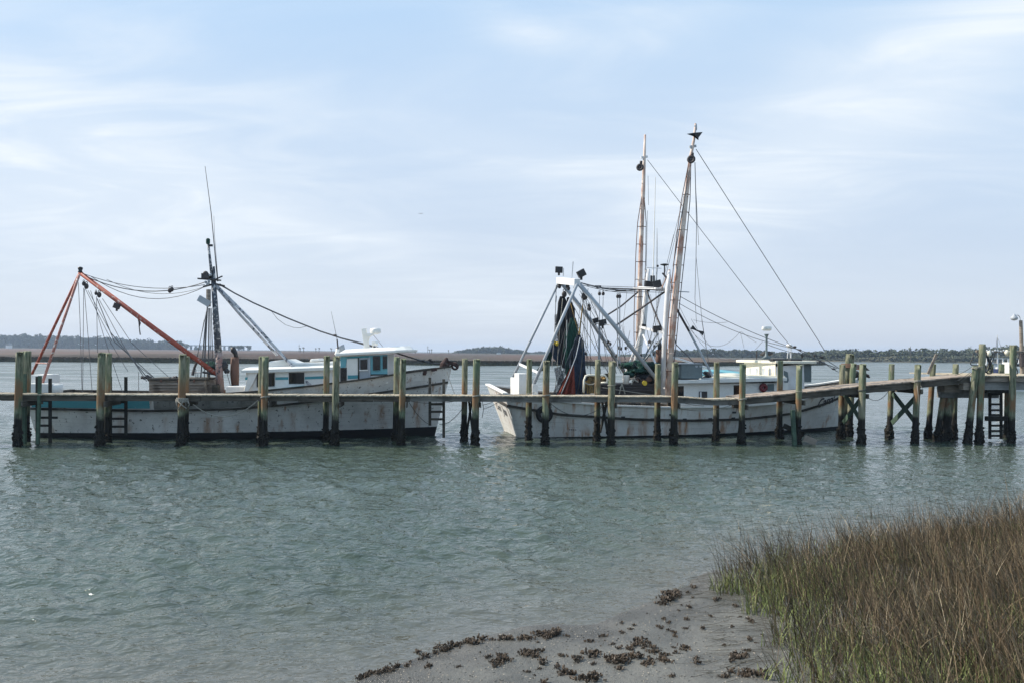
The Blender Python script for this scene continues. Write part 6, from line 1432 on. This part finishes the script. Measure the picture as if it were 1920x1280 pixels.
# tyre fender
ty = empty('tyre_fender', side_pt(1019, 775), 'black tyre hung as a fender on the near stern quarter of the right trawler', 'tyre')
tc_ = side_pt(1019, 775) - B2.n * .12; MB().torus(tc_, .29, .09, B2.n, 26, 10).build('tyre', M['rubber'], ty, True); MB().torus(tc_ - B2.n * .03, .20, .03, B2.n, 26, 6).build('bead', M['rubber'], ty, True)
MB().tube([tc_ + Vector((0, 0, .3)), side_pt(1019, 757)], .015, 5).build('hanger', M['darkrope'], ty)
# gull far up in the sky
gp = PD(789, 401, 120); gl = MB()
for s_ in (-1, 1): gl.prism([gp, gp + Vector((s_ * .17, .02, .05)), gp + Vector((s_ * .36, .05, .0)), gp + Vector((s_ * .15, .12, .05))], [p + Vector((0, 0, .03)) for p in (gp, gp + Vector((s_ * .17, .02, .05)), gp + Vector((s_ * .36, .05, .0)), gp + Vector((s_ * .15, .12, .05)))])
gl.ball(gp, (.05, .17, .04), 8, 6); tag(gl.build('bird', M['darkst'], None), 'tiny dark gull gliding in the sky between the trawlers', 'bird')

# ------------------------------------------------------------------ oysters
def cluster(seed, n, size):
    r = random.Random(seed); mb = MB()
    for i in range(n):
        a = r.uniform(0, 6.28); d = r.uniform(0, size) ** .9; c = Vector((math.cos(a) * d * 1.4, math.sin(a) * d, r.uniform(-.005, .02)))
        tl = Vector((r.uniform(-.8, .8), r.uniform(-.8, .8), 1)).normalized() if r.random() < .7 else Vector((r.uniform(-1, 1), r.uniform(-1, 1), .25)).normalized()
        sd = tl.orthogonal().normalized(); sd = Matrix.Rotation(r.uniform(0, 6.28), 3, tl) @ sd; nn = tl.cross(sd); L_ = r.uniform(.035, .085); W_ = L_ * r.uniform(.3, .5)
        o = []; 
        for h, w in ((0, .35), (.35, .9), (.7, 1), (1, .45)): o.append((h * L_, w * W_))
        vs = [];
        for h, w in o: vs += [c + tl * h - sd * w + nn * .004, c + tl * h + nn * (.012 + .004 * h) , c + tl * h + sd * w + nn * .004, c + tl * h - nn * .008]
        fs = []
        for k in range(3):
            for q in range(4): fs.append((k * 4 + q, k * 4 + (q + 1) % 4, (k + 1) * 4 + (q + 1) % 4, (k + 1) * 4 + q))
        fs += [(0, 1, 2, 3)[::-1], (12, 13, 14, 15)]; mb.add(vs, fs)
    return mb
prot = []
for i in range(7):
    o = cluster(i + 3, 9 + i * 4, .05 + .012 * i).build('oyster_cluster', M['shell']); prot.append(o)
ctr = [[rnd.uniform(760, 860), 0, 'line'] for _ in range(34)]
spots = []
def on_line(n, pts, sp, sc, where='scattered over the mud flat'):
    for _ in range(n):
        k = rnd.randrange(len(pts) - 1); t = rnd.random(); x = pts[k][0] + (pts[k + 1][0] - pts[k][0]) * t; y = pts[k][1] + (pts[k + 1][1] - pts[k][1]) * t
        spots.append((x + rnd.gauss(0, sp[0]), y + rnd.gauss(0, sp[1]), rnd.uniform(*sc) * .55, where))
on_line(46, [(790, 1228), (830, 1217), (880, 1204), (930, 1197), (985, 1194)], (9, 3.5), (.55, 1.15), 'in the long waterline row')
on_line(14, [(1022, 1192), (1040, 1184), (1055, 1182)], (6, 3), (.8, 1.3), 'in the tuft ending the waterline row')
on_line(16, [(668, 1276), (705, 1262), (745, 1248)], (9, 3), (.5, .9), 'at the left tip of the mud bank')
on_line(20, [(1050, 1272), (1085, 1250), (1140, 1240), (1160, 1238)], (34, 11), (.6, 1.6), 'in the biggest heap at the bottom')
on_line(20, [(1180, 1228), (1210, 1222), (1275, 1230)], (28, 10), (.6, 1.1), 'in the strip right of the biggest heap')
on_line(12, [(1250, 1128), (1262, 1118), (1290, 1108), (1330, 1120)], (10, 5), (.9, 1.5), 'beside the grass tip')
on_line(10, [(920, 1242), (950, 1232)], (10, 4), (.7, 1.1)); on_line(8, [(990, 1228), (1008, 1222)], (6, 3), (.7, 1.1))
on_line(8, [(1190, 1212), (1215, 1205)], (6, 5), (.7, 1.1)); on_line(8, [(1370, 1235), (1395, 1228)], (6, 4), (.7, 1.1)); on_line(7, [(1330, 1272), (1415, 1262)], (14, 4), (.8, 1.2))
on_line(70, [(800, 1260), (1000, 1250), (1200, 1190), (1300, 1150), (1400, 1150), (1330, 1240)], (45, 24), (.3, .8))
lab = {'edge': 'clump of dark oyster shells lying on the grey mud of the near shore'}
for k, (x, y, s_, z) in enumerate(spots):
    if y > 1300 or x > 1470: continue
    p = PG(x, y); src = prot[k % 7]; o = src if k < 7 else src.copy()
    if k >= 7: col.objects.link(o)
    o.location = p - Vector((0, 0, .004)); o.rotation_euler = (0, 0, rnd.uniform(0, 6.28)); o.scale = (s_,) * 3; tag(o, 'clump of dark oyster shells ' + z, 'oysters', 'oyster clumps ' + z)
rs = np.random.RandomState(9); mb = MB()
for i in range(900):
    x, y = rs.uniform(700, 1480), rs.uniform(1120, 1285); p = PG(x, y)
    if p.y > shore(p.x) - .1: continue
    c = rs.uniform(.006, .018); mb.box(p + Vector((0, 0, .002)), (c, c * .7, c * .35), m=Matrix.Rotation(rs.uniform(0, 6), 3, 'Z') @ Matrix.Rotation(rs.uniform(-.5, .5), 3, 'X'))
tag(mb.build('shell_grit', M['paleshell']), 'pale shell bits strewn over the mud', 'shells', None, 'stuff')
mb = MB()
for i in range(1500):
    x, y = rs.uniform(640, 1500), rs.uniform(1090, 1285); p = PG(x, y)
    if p.y > shore(p.x) - .1: continue
    c = rs.uniform(.006, .022); mb.box(p + Vector((0, 0, .001)), (c, c * .8, c * .5), m=Matrix.Rotation(rs.uniform(0, 6), 3, 'Z') @ Matrix.Rotation(rs.uniform(-.5, .5), 3, 'X'))
tag(mb.build('mud_pellets', M['mud']), 'small crumbs of mud and grit on the shore', 'mud', None, 'stuff')

# ------------------------------------------------------------------ haze
mt = bpy.data.materials.new('haze'); mt.use_nodes = True; mt.node_tree.nodes.clear(); q = NG(mt.node_tree)
v = q.n('ShaderNodeVolumePrincipled'); o_ = q.n('ShaderNodeOutputMaterial'); q.l(v.outputs[0], o_.inputs['Volume'])
v.inputs['Color'].default_value = (.64, .79, 1, 1); v.inputs['Density'].default_value = .00023; v.inputs['Anisotropy'].default_value = .2
mb = MB(); mb.hexa([Vector(p) for p in ((-5600, -70, -3.4), (5600, -70, -3.4), (5600, 3500, -3.4), (-5600, 3500, -3.4))], [Vector(p) for p in ((-5600, -70, 28), (5600, -70, 28), (5600, 3500, 28), (-5600, 3500, 28))])
tag(mb.build('haze', mt), 'thin pale sea haze', None, None, 'stuff')
